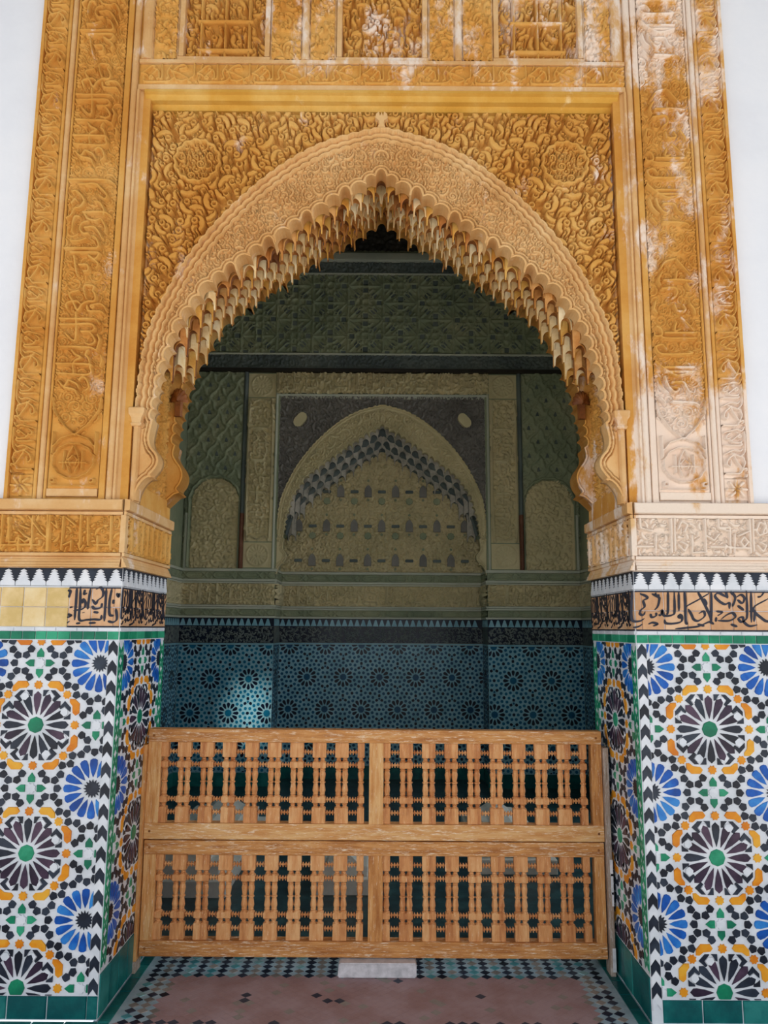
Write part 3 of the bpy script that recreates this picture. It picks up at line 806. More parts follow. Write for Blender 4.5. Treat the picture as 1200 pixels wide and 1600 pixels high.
def ribbon(fr, buf, P, w, n0, n1, m):
    """a flat calligraphic pen stroke"""
    P = catmull(P, 5); n = len(P)
    T = np.gradient(P, axis=0); T /= np.hypot(T[:, 0], T[:, 1])[:, None] + 1e-9
    Nn = np.c_[-T[:, 1], T[:, 0]]
    t = np.linspace(0, 1, n)
    n1 = n1 + len(buf.V) * 2e-7
    W = w * (0.45 + 0.75 * np.abs(Nn @ np.array((0.8, 0.6)))) * np.clip(np.minimum(t, 1 - t) * 9 + .35, 0, 1)
    A = P + Nn * W[:, None]; B = P - Nn * W[:, None]
    V = fr.pts(np.vstack([np.c_[A, np.full(n, n0)], np.c_[A, np.full(n, n1)], np.c_[B, np.full(n, n1)], np.c_[B, np.full(n, n0)]]))
    F = []
    for r in range(3):
        for i in range(n - 1): F.append((r * n + i, (r + 1) * n + i, (r + 1) * n + i + 1, r * n + i + 1))
    buf.add(V, F, m)

def merlon(w, h, steps=5):
    L = []
    for k in range(steps):
        b = w * .5 * (.97 - .135 * k)
        z0 = h * (0.22 + 0.78 * k / steps); z1 = h * (0.22 + 0.78 * (k + 1) / steps)
        L += [(b, z0 + .0005), (b * .98, z0 + (z1 - z0) * .35), (b - w * .20, z1)]
    return [(-w * .5, 0), (w * .5, 0), (w * .5, h * .21)] + L + [(-x, z) for x, z in L[::-1]] + [(-w * .5, h * .21)]

# ------------------------------------------------------------------ the setting: floors, walls, ceilings
YF, YJ, YB, YR = 3.30, 3.97, 7.83, 8.25        # facade, end of the jambs, chamber wall, back of its niche
FF = Frame((0, YF, 0), (1, 0, 0))
floor_f = struct('floor', 'tiled floor with black and white diamond border and worn pinkish terracotta centre', 'floor')
box('slab', -6, 6, -9, YF - .02, -0.12, -0.004, 'court_stone', floor_f)
box('threshold_slab', -1.12, 1.12, YF - .02, YJ + .02, -0.12, -0.003, 'grout_pale', floor_f)
wall_l = struct('wall_left', 'plain whitewashed wall left of the carved facade', 'wall')
box('plaster', -6, -1.64, YF + .012, YJ, 0, 5.3, 'whitewash', wall_l)
wall_r = struct('wall_right', 'plain whitewashed wall right of the carved facade', 'wall')
box('plaster', 1.64, 6, YF + .012, YJ, 0, 5.3, 'whitewash', wall_r)
ceil_g = struct('ceiling', 'unseen dark wooden gallery ceiling, added to block light from above the facade', 'ceiling')
box('boards', -6, 6, -3.0, YJ, 5.3, 5.45, 'cedar', ceil_g)  # out of view; blocks the sky overhead so light comes low from the front

wall_f = struct('wall_front', 'carved ochre stucco facade around the pointed muqarnas arch', 'wall')
box('pier_core', -1.64, -1.105, YF + .004, YJ, 2.09, 5.3, 'stucco_ochre', wall_f)
box('pier_core', 1.105, 1.64, YF + .004, YJ, 2.09, 5.3, 'stucco_ochre', wall_f)
box('lintel_core', -1.105, 1.105, YF + .08, YJ, 3.99, 5.3, 'stucco_ochre', wall_f)
box('lintel_facing', -1.105, 1.105, YF + .004, YF + .08, 4.085, 4.245, 'stucco_trim', wall_f)
arch_plate('arch_slab', hull(FRONT), 1.105, 4.0, YF + .075, YF + .095, 'stucco_band', wall_f)
rg = random.Random(11)
SP = Frame((0, YF + .075, 0), (1, 0, 0))
arch_relief(SP, 0.0036, 0.002, wall_f, ('stucco_ochre', 'stucco_band'), rg, (0.872, 3.735, 0.105), hs=1.55)
arch_rim('arch_rim', FRONT, SP, -0.021, 0.0772, 0.010, 'stucco_band', wall_f)
arch_plate('inner_arch_slab', BACK, 1.105, 4.0, YJ - .14, YJ, 'stucco_ochre', wall_f)
IB = Frame((0, YJ - .14, 0), (1, 0, 0))
arch_rim('inner_arch_rim', BACK, IB, -.14, 0.006, 0.012, 'stucco_ochre', wall_f)
# reveal between the two slabs: small carved scrolls
for sgn in (-1, 1):
    fr = Frame((sgn * 1.103, 0, 0), (0, -sgn, 0))
    a, b = (YF + .095, YJ - .14)
    u0, u1 = (a, b) if sgn < 0 else (-b, -a)
    R = Relief(u0, u1, 2.18, 3.2, 0.006)
    R.fill_curls(0.034, 0.024, 0.007, rg, h=1, moat=.006)
    R.build('reveal_relief', fr, 0.0, 0.018, 'stucco_ochre', wall_f)
    bx = sorted((sgn * 1.085, sgn * 1.105))
    box('reveal_base', bx[0], bx[1], YF + .09, YJ - .13, 2.09, 2.185, 'stucco_ochre', wall_f)

V, F = prism(SP, [(-.022, 3.895), (.022, 3.895), (.012, 3.918), (.014, 3.935), (.034, 3.952), (.030, 3.975), (.014, 3.988), (.008, 3.962), (0, 3.985),
                  (-.008, 3.962), (-.014, 3.988), (-.030, 3.975), (-.034, 3.952), (-.014, 3.935), (-.012, 3.918)], 0, .080, .12)
pobj('arch_finial', mkmesh('arch_finial', V, F, 'stucco_band'), wall_f)
# muqarnas of the great arch
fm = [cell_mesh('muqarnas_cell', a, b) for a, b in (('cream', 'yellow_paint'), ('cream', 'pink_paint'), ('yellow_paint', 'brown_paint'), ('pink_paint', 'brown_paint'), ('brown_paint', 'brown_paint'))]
def wts(k, i, g):
    x = g.random()
    if k == 0: return 3 if x < .45 else 2 if x < .8 else 1
    if k == 1: return 1 if x < .35 else 3 if x < .6 else 4 if x < .72 else 2
    return 0 if x < .45 else 1 if x < .75 else 2 if x < .9 else 3
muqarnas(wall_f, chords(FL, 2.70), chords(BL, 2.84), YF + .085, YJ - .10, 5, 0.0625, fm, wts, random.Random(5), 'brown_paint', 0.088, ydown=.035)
# fluted shell bosses at the feet of the muqarnas
for sgn in (-1, 1):
    V = []; F = []; k = 17
    for j in range(6):
        t = j / 5 * math.pi / 2
        for i in range(k):
            a = math.pi * i / (k - 1)
            rr = 0.042 * math.cos(t) * (1 + .10 * (i % 2)) + .002
            V.append((-math.cos(a) * rr, -0.045 * math.sin(t) * (0.5 + .5 * math.sin(a)) - .002, math.sin(a) * rr * 1.7))
    for j in range(5):
        for i in range(k - 1): F.append((j * k + i, j * k + i + 1, (j + 1) * k + i + 1, (j + 1) * k + i))
    b0 = len(V)
    for z in (0.012, -0.075):
        for (x, y) in ((-.020, 0), (-.014, -.026), (.014, -.026), (.020, 0)): V.append((x, y, z))
    F += [(b0 + i, b0 + i + 1, b0 + 5 + i, b0 + 4 + i) for i in range(3)] + [(b0 + 4, b0 + 5, b0 + 6, b0 + 7)]
    o = pobj('shell_boss', mkmesh('shell_boss', V, F, 'brown_paint'), wall_f, label='dark brown fluted shell at the foot of the muqarnas')
    o.location = (sgn * 1.045, YJ - .142, 2.70)

# colonnettes and their capitals beside the arch
for sgn in (-1, 1):
    mould('colonnette', FF, sgn * 1.083 - .021, sgn * 1.083 + .021, 2.10, 2.44, -.045, .05, 'round', 'stucco_trim', wall_f)
    V = []; pr = [(2.435, .024), (2.445, .030), (2.452, .024), (2.475, .030), (2.49, .042), (2.515, .044), (2.52, .036)]
    for z, w in pr: V += [(sgn * 1.083 - w, YF + .045, z), (sgn * 1.083 - w * .8, YF - w * .35, z), (sgn * 1.083 + w * .8, YF - w * .35, z), (sgn * 1.083 + w, YF + .045, z)]
    F = [(j * 4 + i, j * 4 + i + 1, j * 4 + 5 + i, j * 4 + 4 + i) for j in range(6) for i in range(3)] + [(3, 2, 1, 0), (24, 25, 26, 27)]
    pobj('capital', mkmesh('capital', V, F, 'stucco_trim'), wall_f)

# nested frame around the arch
for sgn in (-1, 1):
    s0, s1 = sorted((sgn * 1.165, sgn * 1.095))
    mould('frame_moulding', FF, s0, s1, 2.10, 4.085, -.078, .095, 'down' if sgn < 0 else 'up', 'stucco_trim', wall_f)
    for a, b, h, kd, mm in ((1.168, 1.20, .016, 'round', 'stucco_trim'), (1.203, 1.232, .010, 'flat', 'stucco_ochre'), (1.462, 1.476, .008, 'round', 'stucco_ochre'),
                       (1.478, 1.503, .013, 'round', 'stucco_trim'), (1.505, 1.523, .008, 'round', 'stucco_ochre'), (1.624, 1.643, .020, 'flat', 'stucco_ochre')):
        s0, s1 = sorted((sgn * a, sgn * b))
        mould('vertical_moulding', FF, s0, s1, 2.10, 5.2, 0, h, kd, mm, wall_f)
mould('frame_moulding', FF, -1.13, 1.13, 3.99, 4.085, -.078, .095, 'up', 'stucco_uplit', wall_f, vertical=False)
mould('string_course', FF, -1.165, 1.165, 4.088, 4.118, -.002, .012, 'flat', 'stucco_trim', wall_f, vertical=False)
mould('string_course', FF, -1.165, 1.165, 4.229, 4.250, -.002, .014, 'flat', 'stucco_trim', wall_f, vertical=False)

# kufic lettering: outer vertical bands and the frieze over the arch
for sgn in (-1, 1):
    u0, u1 = sorted((sgn * 1.525, sgn * 1.623))
    R = Relief(u0, u1, 2.215, 4.75, 0.0028)
    z = 2.225
    base = strokes('kuf', mir=sgn > 0)
    while z < 4.75:
        R.letters([P + (0, z - 3.389) for P in base], .0040, .0034, 1.0, moat=.004)
        z += 0.217
    R.build('kufic_band', FF, 0.001, 0.024, 'stucco_ochre', wall_f)
    R = Relief(u0, u1, 2.115, 2.21, 0.003)
    c = ((u0 + u1) / 2, 2.1625)
    for k in range(8):
        a = k * math.pi / 4
        R.stroke([(c[0], c[1]), (c[0] + .014 * math.cos(a + .25), c[1] + .014 * math.sin(a + .25)), (c[0] + .042 * math.cos(a), c[1] + .042 * math.sin(a))], .002, .006, 1, moat=.003)
    R.build('rosette_square', FF, 0.001, 0.016, 'stucco_ochre', wall_f)
R = Relief(-1.16, 1.16, 4.120, 4.227, 0.0030)
x = -1.15
base = strokes('kuf')
while x < 1.15:
    R.letters([np.c_[x + (3.604 - P[:, 1]) * 1.22, 4.126 + (P[:, 0] + 1.62) * 1.05] for P in base], .0046, .0040, 1.0, moat=.004)   # the same word laid on its side
    x += 0.217 * 1.22
R.build('kufic_frieze', FF, 0.001, 0.016, 'stucco_ochre', wall_f)

# the two tall inscription panels
for sgn in (-1, 1):
    u0, u1 = sorted((sgn * 1.236, sgn * 1.458))
    R = Relief(u0, u1, 2.15, 4.78, 0.0030)
    uc = (u0 + u1) / 2
    def incart(x, y): return y > 2.40 + abs(x - uc) * 0.9
    R.fill_curls(0.034, 0.025, 0.0060, rg, h=.36, moat=.0065, test=incart)
    R.fill_spirals(0.060, 0.032, 0.0030, rg, h=.5, moat=.004, test=incart)
    if sgn < 0:
        sets = [strokes('pl'), strokes('pl', dz=1.12)]
    else:
        sets = [strokes('pr'), strokes('pr', dz=.86), strokes('pr', dz=1.72)]
    for S in sets:
        R.letters(S, .0056, .0042, 1.0, moat=.006)
    # cartouche foot, medallion and corner lines
    LT = []
    for k in (-1, 1):
        LT.append(np.array([(uc + k * .108, 2.56), (uc + k * .10, 2.50), (uc + k * .07, 2.455), (uc + k * .05, 2.43), (uc + k * .02, 2.405), (uc, 2.385)]))
        LT.append(np.array([(uc + k * .095, 2.33), (uc + k * .06, 2.372), (uc, 2.392)]))
        LT.append(np.array([(uc + k * .094, 2.40), (uc + k * .094, 2.30)]))
        LT.append(np.array([(uc + k * .040, 2.235), (uc + k * .040, 2.315)]))
        LT.append(np.array([(uc + k * .060, 2.262), (uc - k * .060, 2.262)]))
        LT.append(np.array([(uc + k * .012, 2.22), (uc + k * .030, 2.262), (uc + k * .018, 2.305), (uc, 2.338)]))
        LT.append(np.array([(uc + k * .012, 2.25), (uc + k * .020, 2.275), (uc, 2.296)]))
        LT.append(np.array([(uc + k * .094, 2.19), (uc + k * .094, 2.175), (uc + k * .078, 2.175), (uc + k * .078, 2.19), (uc + k * .094, 2.19)]))
    R.letters(LT, .0032, None, .95, moat=.004, smooth=False)
    th = np.linspace(0, 2 * math.pi, 90)
    rr = 1 + .045 * np.abs(np.sin(th * 6))
    R.stroke(np.c_[uc + .088 * rr * np.cos(th), 2.272 + .076 * rr * np.sin(th)], .0030, None, .9, smooth=False)
    R.stroke([(uc - .1, 2.162), (uc + .1, 2.162)], .002, None, .7, smooth=False)
    R.build('inscription_panel', FF, 0.001, 0.030, 'stucco_ochre', wall_f)
    mould('panel_sill', FF, u0, u1, 2.112, 2.15, 0, .012, 'flat', 'stucco_trim', wall_f, vertical=False)

# carved blind windows along the top
for u0, u1 in ((-1.105, -.985), (-.54, -.222), (.222, .537), (.975, 1.105)):
    box('window_pier', u0, u1, YF + .003, YF + .08, 4.245, 5.3, 'stucco_trim', wall_f)
for u0, u1 in ((-.985, -.540), (-.222, .222), (.537, .975)):
    R = Relief(u0 + .028, u1 - .028, 4.268, 5.1, 0.0042)
    R.fill_curls(0.052, 0.038, 0.0115, rg, h=1, moat=.008)
    if u0 != -.222:
        w = u1 - u0
        for x in (u0 + w * .24, u0 + w * .5, u0 + w * .76): R.stroke([(x, 4.27), (x, 5.1)], .006, None, 1.3, smooth=False)
        for z in (4.315, 4.47, 4.62): R.stroke([(u0 + w * .2, z), (u1 - w * .2, z)], .0045, None, 1.3, smooth=False)
    R.build('blind_window_relief', FF, -0.070, 0.055, 'stucco_ochre', wall_f)
    for a, b in ((u0, u0 + .03), (u1 - .03, u1)):
        mould('window_jamb', FF, a, b, 4.2725, 5.1, -.078, .083, 'up' if a == u0 and False else 'flat', 'stucco_trim', wall_f)
    mould('window_sill', FF, u0, u1, 4.248, 4.272, -.078, .083, 'flat', 'stucco_trim', wall_f, vertical=False)
for u0, u1 in ((-1.10, -.992), (-.532, -.392), (-.345, -.230), (.230, .345), (.392, .530), (.982, 1.10)):
    R = Relief(u0, u1, 4.252, 5.1, 0.0042)
    R.fill_curls(0.046, 0.034, 0.007, rg, h=1, moat=.006)
    R.build('arabesque_strip', FF, -.001, 0.016, 'stucco_ochre', wall_f)
for x in (-.369, .369): mould('pilaster_fillet', FF, x - .021, x + .021, 4.25, 5.1, -.01, .026, 'round', 'stucco_trim', wall_f)
for x in (-1.132, 1.132): mould('pilaster_fillet', FF, x - .03, x + .03, 4.25, 5.1, -.01, .030, 'round', 'stucco_trim', wall_f)

# ------------------------------------------------------------------ entablatures over the tiled piers
JF = {-1: Frame((-1.105, 0, 0), (0, 1, 0)), 1: Frame((1.105, 0, 0), (0, -1, 0))}     # jamb faces
for sgn, nm, lab in ((-1, 'trim_1', 'carved stucco cornice band on top of the left tiled pier'), (1, 'trim_2', 'carved stucco cornice band on top of the right tiled pier')):
    t = struct(nm, lab, 'cornice')
    x0, x1 = sorted((sgn * 1.112, sgn * 2.6))
    box('band_core', *sorted((sgn * 1.105, sgn * 2.6)), YF - .008, YJ, 1.80, 2.098, 'stucco_trim', t)
    for v0, v1, h, kd in ((1.803, 1.848, .030, 'up'), (1.850, 1.866, .016, 'flat'), (2.030, 2.046, .016, 'flat'), (2.048, 2.101, .034, 'flat')):
        mould('cornice_moulding', Frame((0, YF - .008, 0), (1, 0, 0)), x0 if sgn > 0 else x0, x1, v0, v1, 0, h, 'flat' if kd == 'flat' else 'down', 'stucco_trim', t, vertical=False)
        fr = JF[sgn]; u0, u1 = (YF - .03, YJ + .01) if sgn < 0 else (-YJ - .01, -YF + .03)
        mould('cornice_moulding', fr, u0, u1, v0, v1, 0, h * .7, 'flat' if kd == 'flat' else 'down', 'stucco_trim', t, vertical=False)
    R = Relief(*sorted((sgn * 1.115, sgn * 1.80)), 1.868, 2.029, 0.0030)
    R.fill_curls(0.036, 0.026, 0.006, rg, h=.6, moat=.005)
    S = strokes('er' if sgn > 0 else 'el')
    R.letters(S + [P + (sgn * .34, 0) for P in S], .0046, None, 1.0, moat=.0045, smooth=False)
    R.build('kufic_frieze', Frame((0, YF - .008, 0), (1, 0, 0)), 0.002, 0.024, 'stucco_ochre' if sgn < 0 else 'stucco_trim', t)
    fr = JF[sgn]; u0, u1 = (YF, YJ) if sgn < 0 else (-YJ, -YF)
    R = Relief(u0, u1, 1.868, 2.029, 0.005)
    R.fill_curls(0.040, 0.028, 0.007, rg, h=.8, moat=.006)
    for k in range(9):
        x = u0 + .04 + k * .075
        R.stroke([(x, 1.88), (x, 2.02)], .005, None, 1, smooth=False)
    R.build('kufic_frieze', fr, 0.002, 0.020, 'stucco_ochre' if sgn < 0 else 'stucco_trim', t)

    box('corner_bead', *sorted((sgn * 1.094, sgn * 1.118)), YF - .032, YF + .014, 1.866, 2.03, 'stucco_trim', t, bevel=.003)

# ------------------------------------------------------------------ tiled piers
for sgn, nm, lab in ((-1, 'wall_pier_left', 'left pier faced with star patterned zellige mosaic tiles'), (1, 'wall_pier_right', 'right pier faced with star patterned zellige mosaic tiles')):
    w = struct(nm, lab, 'wall')
    xa, xb = sorted((sgn * 1.105, sgn * 2.6))
    box('pier_core', xa, xb, YF + .001, YJ, 0, 1.80, 'glaze_white', w)
    em = tile_obj(FF, w)
    cx = 1.40 if sgn > 0 else -1.435
    u0, u1 = sorted((sgn * 1.149, sgn * 1.80))
    zellige(cx, 1.1395, u0, u1, 0.092, 1.491, em)
    # chevron edge
    ch = []
    z = 0.05
    k = 0
    while z < 1.49:
        xi, xo = (1.108, 1.147)
        L = [(0, 0), (.0195, .026), (.039, 0), (.039, .0405), (.0195, .0665), (0, .0405)]
        P = cliprect([(sgn * xi + (p[0] if sgn > 0 else -p[0]), z + p[1]) for p in L], -2, 2, 0.092 if sgn < 0 else .03, 1.491)
        if P: em('edge_chevron', P, 'glaze_black' if k % 2 else 'glaze_white')
        z += 0.0417; k += 1
    # green course, white fillet, inscription tiles, merlons
    x = 1.108; g = random.Random(3)
    while x < 1.8:
        wd = g.uniform(.047, .058)
        P = [(sgn * x, 1.495), (sgn * (x + wd - .002), 1.495), (sgn * (x + wd - .002), 1.529), (sgn * x, 1.529)]
        em('course_tile', P, 'glaze_green'); x += wd
    x = 1.108
    while x < 1.8:
        em('fillet_tile', [(sgn * x, 1.531), (sgn * (x + .088), 1.531), (sgn * (x + .088), 1.545), (sgn * x, 1.545)], 'glaze_white'); x += .09
    x = 1.108; k = 0
    for wd in (.026, .098, .098, .098, .098, .098, .098, .098):
        for r in range(2):
            sand = sgn < 0 and x > 1.33
            em('inscription_tile', [(sgn * x, 1.548 + r * .085), (sgn * (x + wd - .002), 1.548 + r * .085), (sgn * (x + wd - .002), 1.631 + r * .085), (sgn * x, 1.631 + r * .085)],
               'glaze_sand' if sand else 'glaze_tan')
        x += wd
    B = Buf()
    for P in strokes('tr' if sgn > 0 else 'tl'): ribbon(FF, B, P, .0052, 0.001, 0.0052, 'glaze_ink')
    x0, x1 = sorted((sgn * 1.108, sgn * (1.80 if sgn > 0 else 1.33)))
    for z in (1.5495, 1.7145): B.add(*prism(FF, [(x0, z - .003), (x1, z - .003), (x1, z + .003), (x0, z + .003)], 0.001, .0050), 'glaze_ink')
    B.build('inscription', w, label='black painted Arabic lettering')
    box('merlon_ground', *sorted((sgn * 1.107, sgn * 2.6)), YF - .0015, YF + .002, 1.722, 1.802, 'glaze_black', w)
    x = 1.134
    while x < 1.80:
        em('merlon_tile', shift(merlon(.066, .074), sgn * x, 1.722), 'glaze_white', .005)
        x += .0665
    # green plinth tiles
    for k, x in enumerate((1.15, 1.31, 1.47, 1.63, 1.79)):
        em('plinth_tile', [(sgn * x, .004), (sgn * (x + .157), .004), (sgn * (x + .157), .089), (sgn * x, .089)], 'glaze_teal_base', .004)
    if sgn < 0: em('plinth_tile', [(-1.107, .004), (-1.148, .004), (-1.148, .089), (-1.107, .089)], 'glaze_teal_base', .004)
    # jamb face: the same mosaic seen edge-on
    fr = JF[sgn]
    u0, u1 = (YF + .002, YJ) if sgn < 0 else (-YJ, -YF - .002)
    B = Buf(); eb = tile_buf(fr, B)
    zellige((u0 + u1) / 2, 1.1395, u0 + .062, u1 - .062, .175, 1.491, eb)
    for e in (0, 1):
        a = u0 if e == 0 else u1 - .058
        eb('s', [(a, .175), (a + .008, .175), (a + .008, 1.491), (a, 1.491)], 'glaze_green')
        eb('s', [(a + .050, .175), (a + .058, .175), (a + .058, 1.491), (a + .050, 1.491)], 'glaze_green')
        z = .19
        while z < 1.45:
            eb('s', [(a + .011, z), (a + .029, z + .02), (a + .047, z), (a + .047, z + .012), (a + .034, z + .03), (a + .047, z + .048), (a + .047, z + .06), (a + .029, z + .04), (a + .011, z + .06), (a + .011, z + .048), (a + .024, z + .03), (a + .011, z + .012)], 'glaze_green')
            z += .064
    B.build('jamb_mosaic', w, stuff=True)
    ej = tile_obj(fr, w)
    u = u0
    while u < u1 - .03:
        u2 = min(u + .112, u1)
        ej('plinth_tile', [(u, .004), (u2 - .002, .004), (u2 - .002, .17), (u, .17)], 'glaze_teal_base', .004)
        ej('course_tile', [(u, 1.495), (u2 - .002, 1.495), (u2 - .002, 1.529), (u, 1.529)], 'glaze_green')
        ej('fillet_tile', [(u, 1.531), (u2 - .002, 1.531), (u2 - .002, 1.545), (u, 1.545)], 'glaze_white')
        for r in range(2): ej('inscription_tile', [(u, 1.548 + r * .085), (u2 - .002, 1.548 + r * .085), (u2 - .002, 1.631 + r * .085), (u, 1.631 + r * .085)], 'glaze_tan')
        u += .112
    B = Buf()
    for rep in range(2):
        for P in strokes('tr', sx=1.0):
            Q = P.copy(); Q[:, 0] = (P[:, 0] - 1.1) * (.55 if rep == 0 else .55) + (u0 + .005 if rep == 0 else u0 + .34)
            if Q[:, 0].max() < u1: ribbon(fr, B, Q, .0056, 0.001, .0052, 'glaze_ink')
    for z in (1.5495, 1.7145): B.add(*prism(fr, [(u0, z - .003), (u1, z - .003), (u1, z + .003), (u0, z + .003)], 0.001, .0050), 'glaze_ink')
    B.build('inscription', w, label='black painted Arabic lettering')
    V, F = prism(fr, [(u0, 1.722), (u1, 1.722), (u1, 1.802), (u0, 1.802)], -.001, .0015)
    pobj('merlon_ground', mkmesh('merlon_ground', V, F, 'glaze_black'), w)
    u = u0 + .033
    while u < u1 - .02:
        ej('merlon_tile', shift(merlon(.066, .074), u, 1.722), 'glaze_white', .005); u += .0665

# ------------------------------------------------------------------ floor mosaic between the piers
GF = Frame((0, 0, -0.003), (1, 0, 0), (0, 1, 0))
ef = tile_obj(GF, floor_f)
B = Buf()
g = random.Random(21)
HX, HY = .0235, .0222
for r in range(-9, 16):
    y = 3.385 + r * .0465
    for half in (0, 1):
        for c in range(-21, 22):
            x = c * .05 + half * .025; yy = y + half * .02325
            if abs(x) > 1.035 or yy > 3.95: continue
            P = [(x - HX, yy), (x, yy - HY), (x + HX, yy), (x, yy + HY)]
            back = yy > 3.70; side = abs(x) > .90 + .012 * (g.random() - .5); front = r in (-2, -3) and g.random() < .5
            if half == 0 and (back or side) and r >= -2:
                k = g.random()
                blk = (c + (r if side and not back else 0)) % 2 == 0
                m = 'floor_black' if (blk or (side and k < .3)) else ('floor_teal' if k < .55 else 'floor_taupe')
                if side and not back and abs(x) < .97: m = 'floor_taupe' if k < .7 else 'floor_black'
                ef('floor_tile', P, m, .0025)
            elif back or (side and yy > 3.3):
                continue
            else:
                m = 'floor_black' if (half == 0 and (front or g.random() < .03)) else ('floor_taupe' if g.random() < .05 else 'terracotta')
                P2 = [(x - .0245, yy), (x, yy - .0228), (x + .0245, yy), (x, yy + .0228)]
                B.add(*prism(GF, P2, -0.001, .0022, .02), m)
B.build('terracotta_mosaic', floor_f, stuff=True)
for sgn in (-1, 1):
    y = 2.9
    while y < 3.95:
        ef('border_tile', [(sgn * 1.052, y), (sgn * 1.10, y), (sgn * 1.10, y + .128), (sgn * 1.052, y + .128)], 'glaze_teal_base', .0025); y += .13
    x = 1.10
    while x < 1.9:
        ef('border_tile', [(sgn * x, 3.24), (sgn * (x + .128), 3.24), (sgn * (x + .128), 3.292), (sgn * x, 3.292)], 'glaze_teal_base', .0025); x += .13

# ------------------------------------------------------------------ turned-wood barrier
def baluster(H):
    w = .0168
    pr = [(0, w, 1), (.185, w, 1), (.195, .0150, 0), (.205, .009, 0), (.215, .009, 0), (.222, .0135, 0), (.23, .009, 0), (.24, .0145, 0), (.25, w, 1), (.315, w, 1),
          (.33, .0142, 0), (.34, .0095, 0), (.35, .0142, 0), (.362, .0115, 0), (.40, .0152, 0), (.45, .0125, 0), (.485, .0098, 0), (.492, .0142, 0), (.508, .0142, 0),
          (.515, .0098, 0), (.55, .0125, 0), (.60, .0152, 0), (.638, .0115, 0), (.65, .0142, 0), (.66, .0095, 0), (.67, .0142, 0), (.685, w, 1), (.75, w, 1),
          (.76, .0145, 0), (.77, .009, 0), (.778, .0135, 0), (.785, .009, 0), (.795, .009, 0), (.805, .0150, 0), (.815, w, 1), (1, w, 1)]
    V = []; F = []
    for t, r, sq in pr:
        for k in range(8):
            a = k * math.pi / 4 + math.pi / 4
            rr = r * (1.36 if (sq and k % 2 == 0) else 1.0)
            V.append((math.cos(a) * rr, math.sin(a) * rr, t * H))
    n = len(pr)
    for j in range(n - 1):
        for k in range(8): F.append((j * 8 + k, j * 8 + (k + 1) % 8, j * 8 + 8 + (k + 1) % 8, j * 8 + 8 + k))
    F += [tuple(range(7, -1, -1)), tuple(range((n - 1) * 8, n * 8))]
    return V, F
def bead():
    pr = [(-.0245, .005), (-.017, .005), (-.0155, .0125), (-.0115, .0125), (-.010, .005), (-.0035, .005), (-.002, .0125), (.002, .0125), (.0035, .005), (.010, .005),
          (.0115, .0125), (.0155, .0125), (.017, .005), (.0245, .005)]
    V = []; F = []
    for x, r in pr:
        for k in range(6): V.append((x, math.cos(k * math.pi / 3) * r, math.sin(k * math.pi / 3) * r))
    for j in range(len(pr) - 1):
        for k in range(6): F.append((j * 6 + k, j * 6 + 6 + k, j * 6 + 6 + (k + 1) % 6, j * 6 + (k + 1) % 6))
    return V, F
YBAR = 3.762
bead_me = mkmesh('bead', *bead(), 'wood_turned')
def lattice_panel(label, zb, z0, z1, zt, xl, xr, lmul):
    t = thing('lattice_panel', label, 'screen', 'stacked turned-wood barrier panels', (0, YBAR, zb))
    y0, y1 = YBAR - .026, YBAR + .026
    box('rail', xl, xr, y0 - .004, y1 + .004, z1, zt, 'wood_h', t, bevel=.004)
    box('rail', xl, xr, y0 - .004, y1 + .004, zb, z0, 'wood_h', t, bevel=.004)
    for a, b in ((xl, -1.024), (-.038, .030), (1.012, xr)):
        box('stile', a, b, y0, y1, z0 - .002, z1 + .002, 'wood_v', t, bevel=.003)
    me = mkmesh('baluster', *baluster(z1 - z0), 'wood_turned')
    for a in (-1.024, .030):
        for i in range(9):
            xc = a + .054 + i * .1085 * .985
            for s in (-1, 1):
                o = pobj('baluster', me, t)
                o.location = (xc + s * .0378, YBAR, z0)
            for f in (.125, .285, .715, .875):
                o = pobj('bead', bead_me, t)
                o.location = (xc, YBAR, z0 + f * (z1 - z0))
    # wooden pegs at the corners of the frame
    for x in (xl + .026, xr - .026):
        for z in ((zb + z0) / 2, (z1 + zt) / 2):
            V = [(x, y0 - .006, z)] + [(x + .006 * math.cos(k * math.pi / 4), y0 - .0045, z + .006 * math.sin(k * math.pi / 4)) for k in range(8)]
            pobj('peg', mkmesh('peg', V, [(0, 1 + (k + 1) % 8, 1 + k) for k in range(8)], 'brown_paint'), t)
    return t
lattice_panel('upper wooden lattice panel of the barrier, nine openings per side, resting on the lower panel', .573, .645, 1.011, 1.072, -1.086, 1.062, 1)
lattice_panel('lower wooden lattice panel of the barrier, closest to the mosaic floor', .066, .134, .505, .569, -1.082, 1.058, 1)
t = thing('jamb_post', 'slim wooden upright strip between barrier and left mosaic jamb', 'post', None, (-1.094, 3.75, 0))
box('strip', -1.103, -1.087, 3.715, 3.79, .05, 1.0, 'wood_v', t, bevel=.003)
box('foot', -1.103, -1.087, 3.712, 3.79, 0, .05, 'wood_grey', t, bevel=.003, label='grey worn foot of the upright')
t = thing('jamb_post', 'slim upright strip with flaking white paint between barrier and right mosaic jamb', 'post', None, (1.085, 3.75, 0))
box('strip', 1.064, 1.088, 3.715, 3.79, .0, 1.0, 'wood_grey', t, bevel=.003)
for x0, x1, z0, z1 in ((1.076, 1.089, .43, .50), (1.078, 1.089, .35, .44), (1.080, 1.0888, .30, .36), (1.074, 1.0889, .02, .12)):
    box('paint_patch', x0, x1, 3.7125, 3.73, z0, z1, 'white_paint', t)
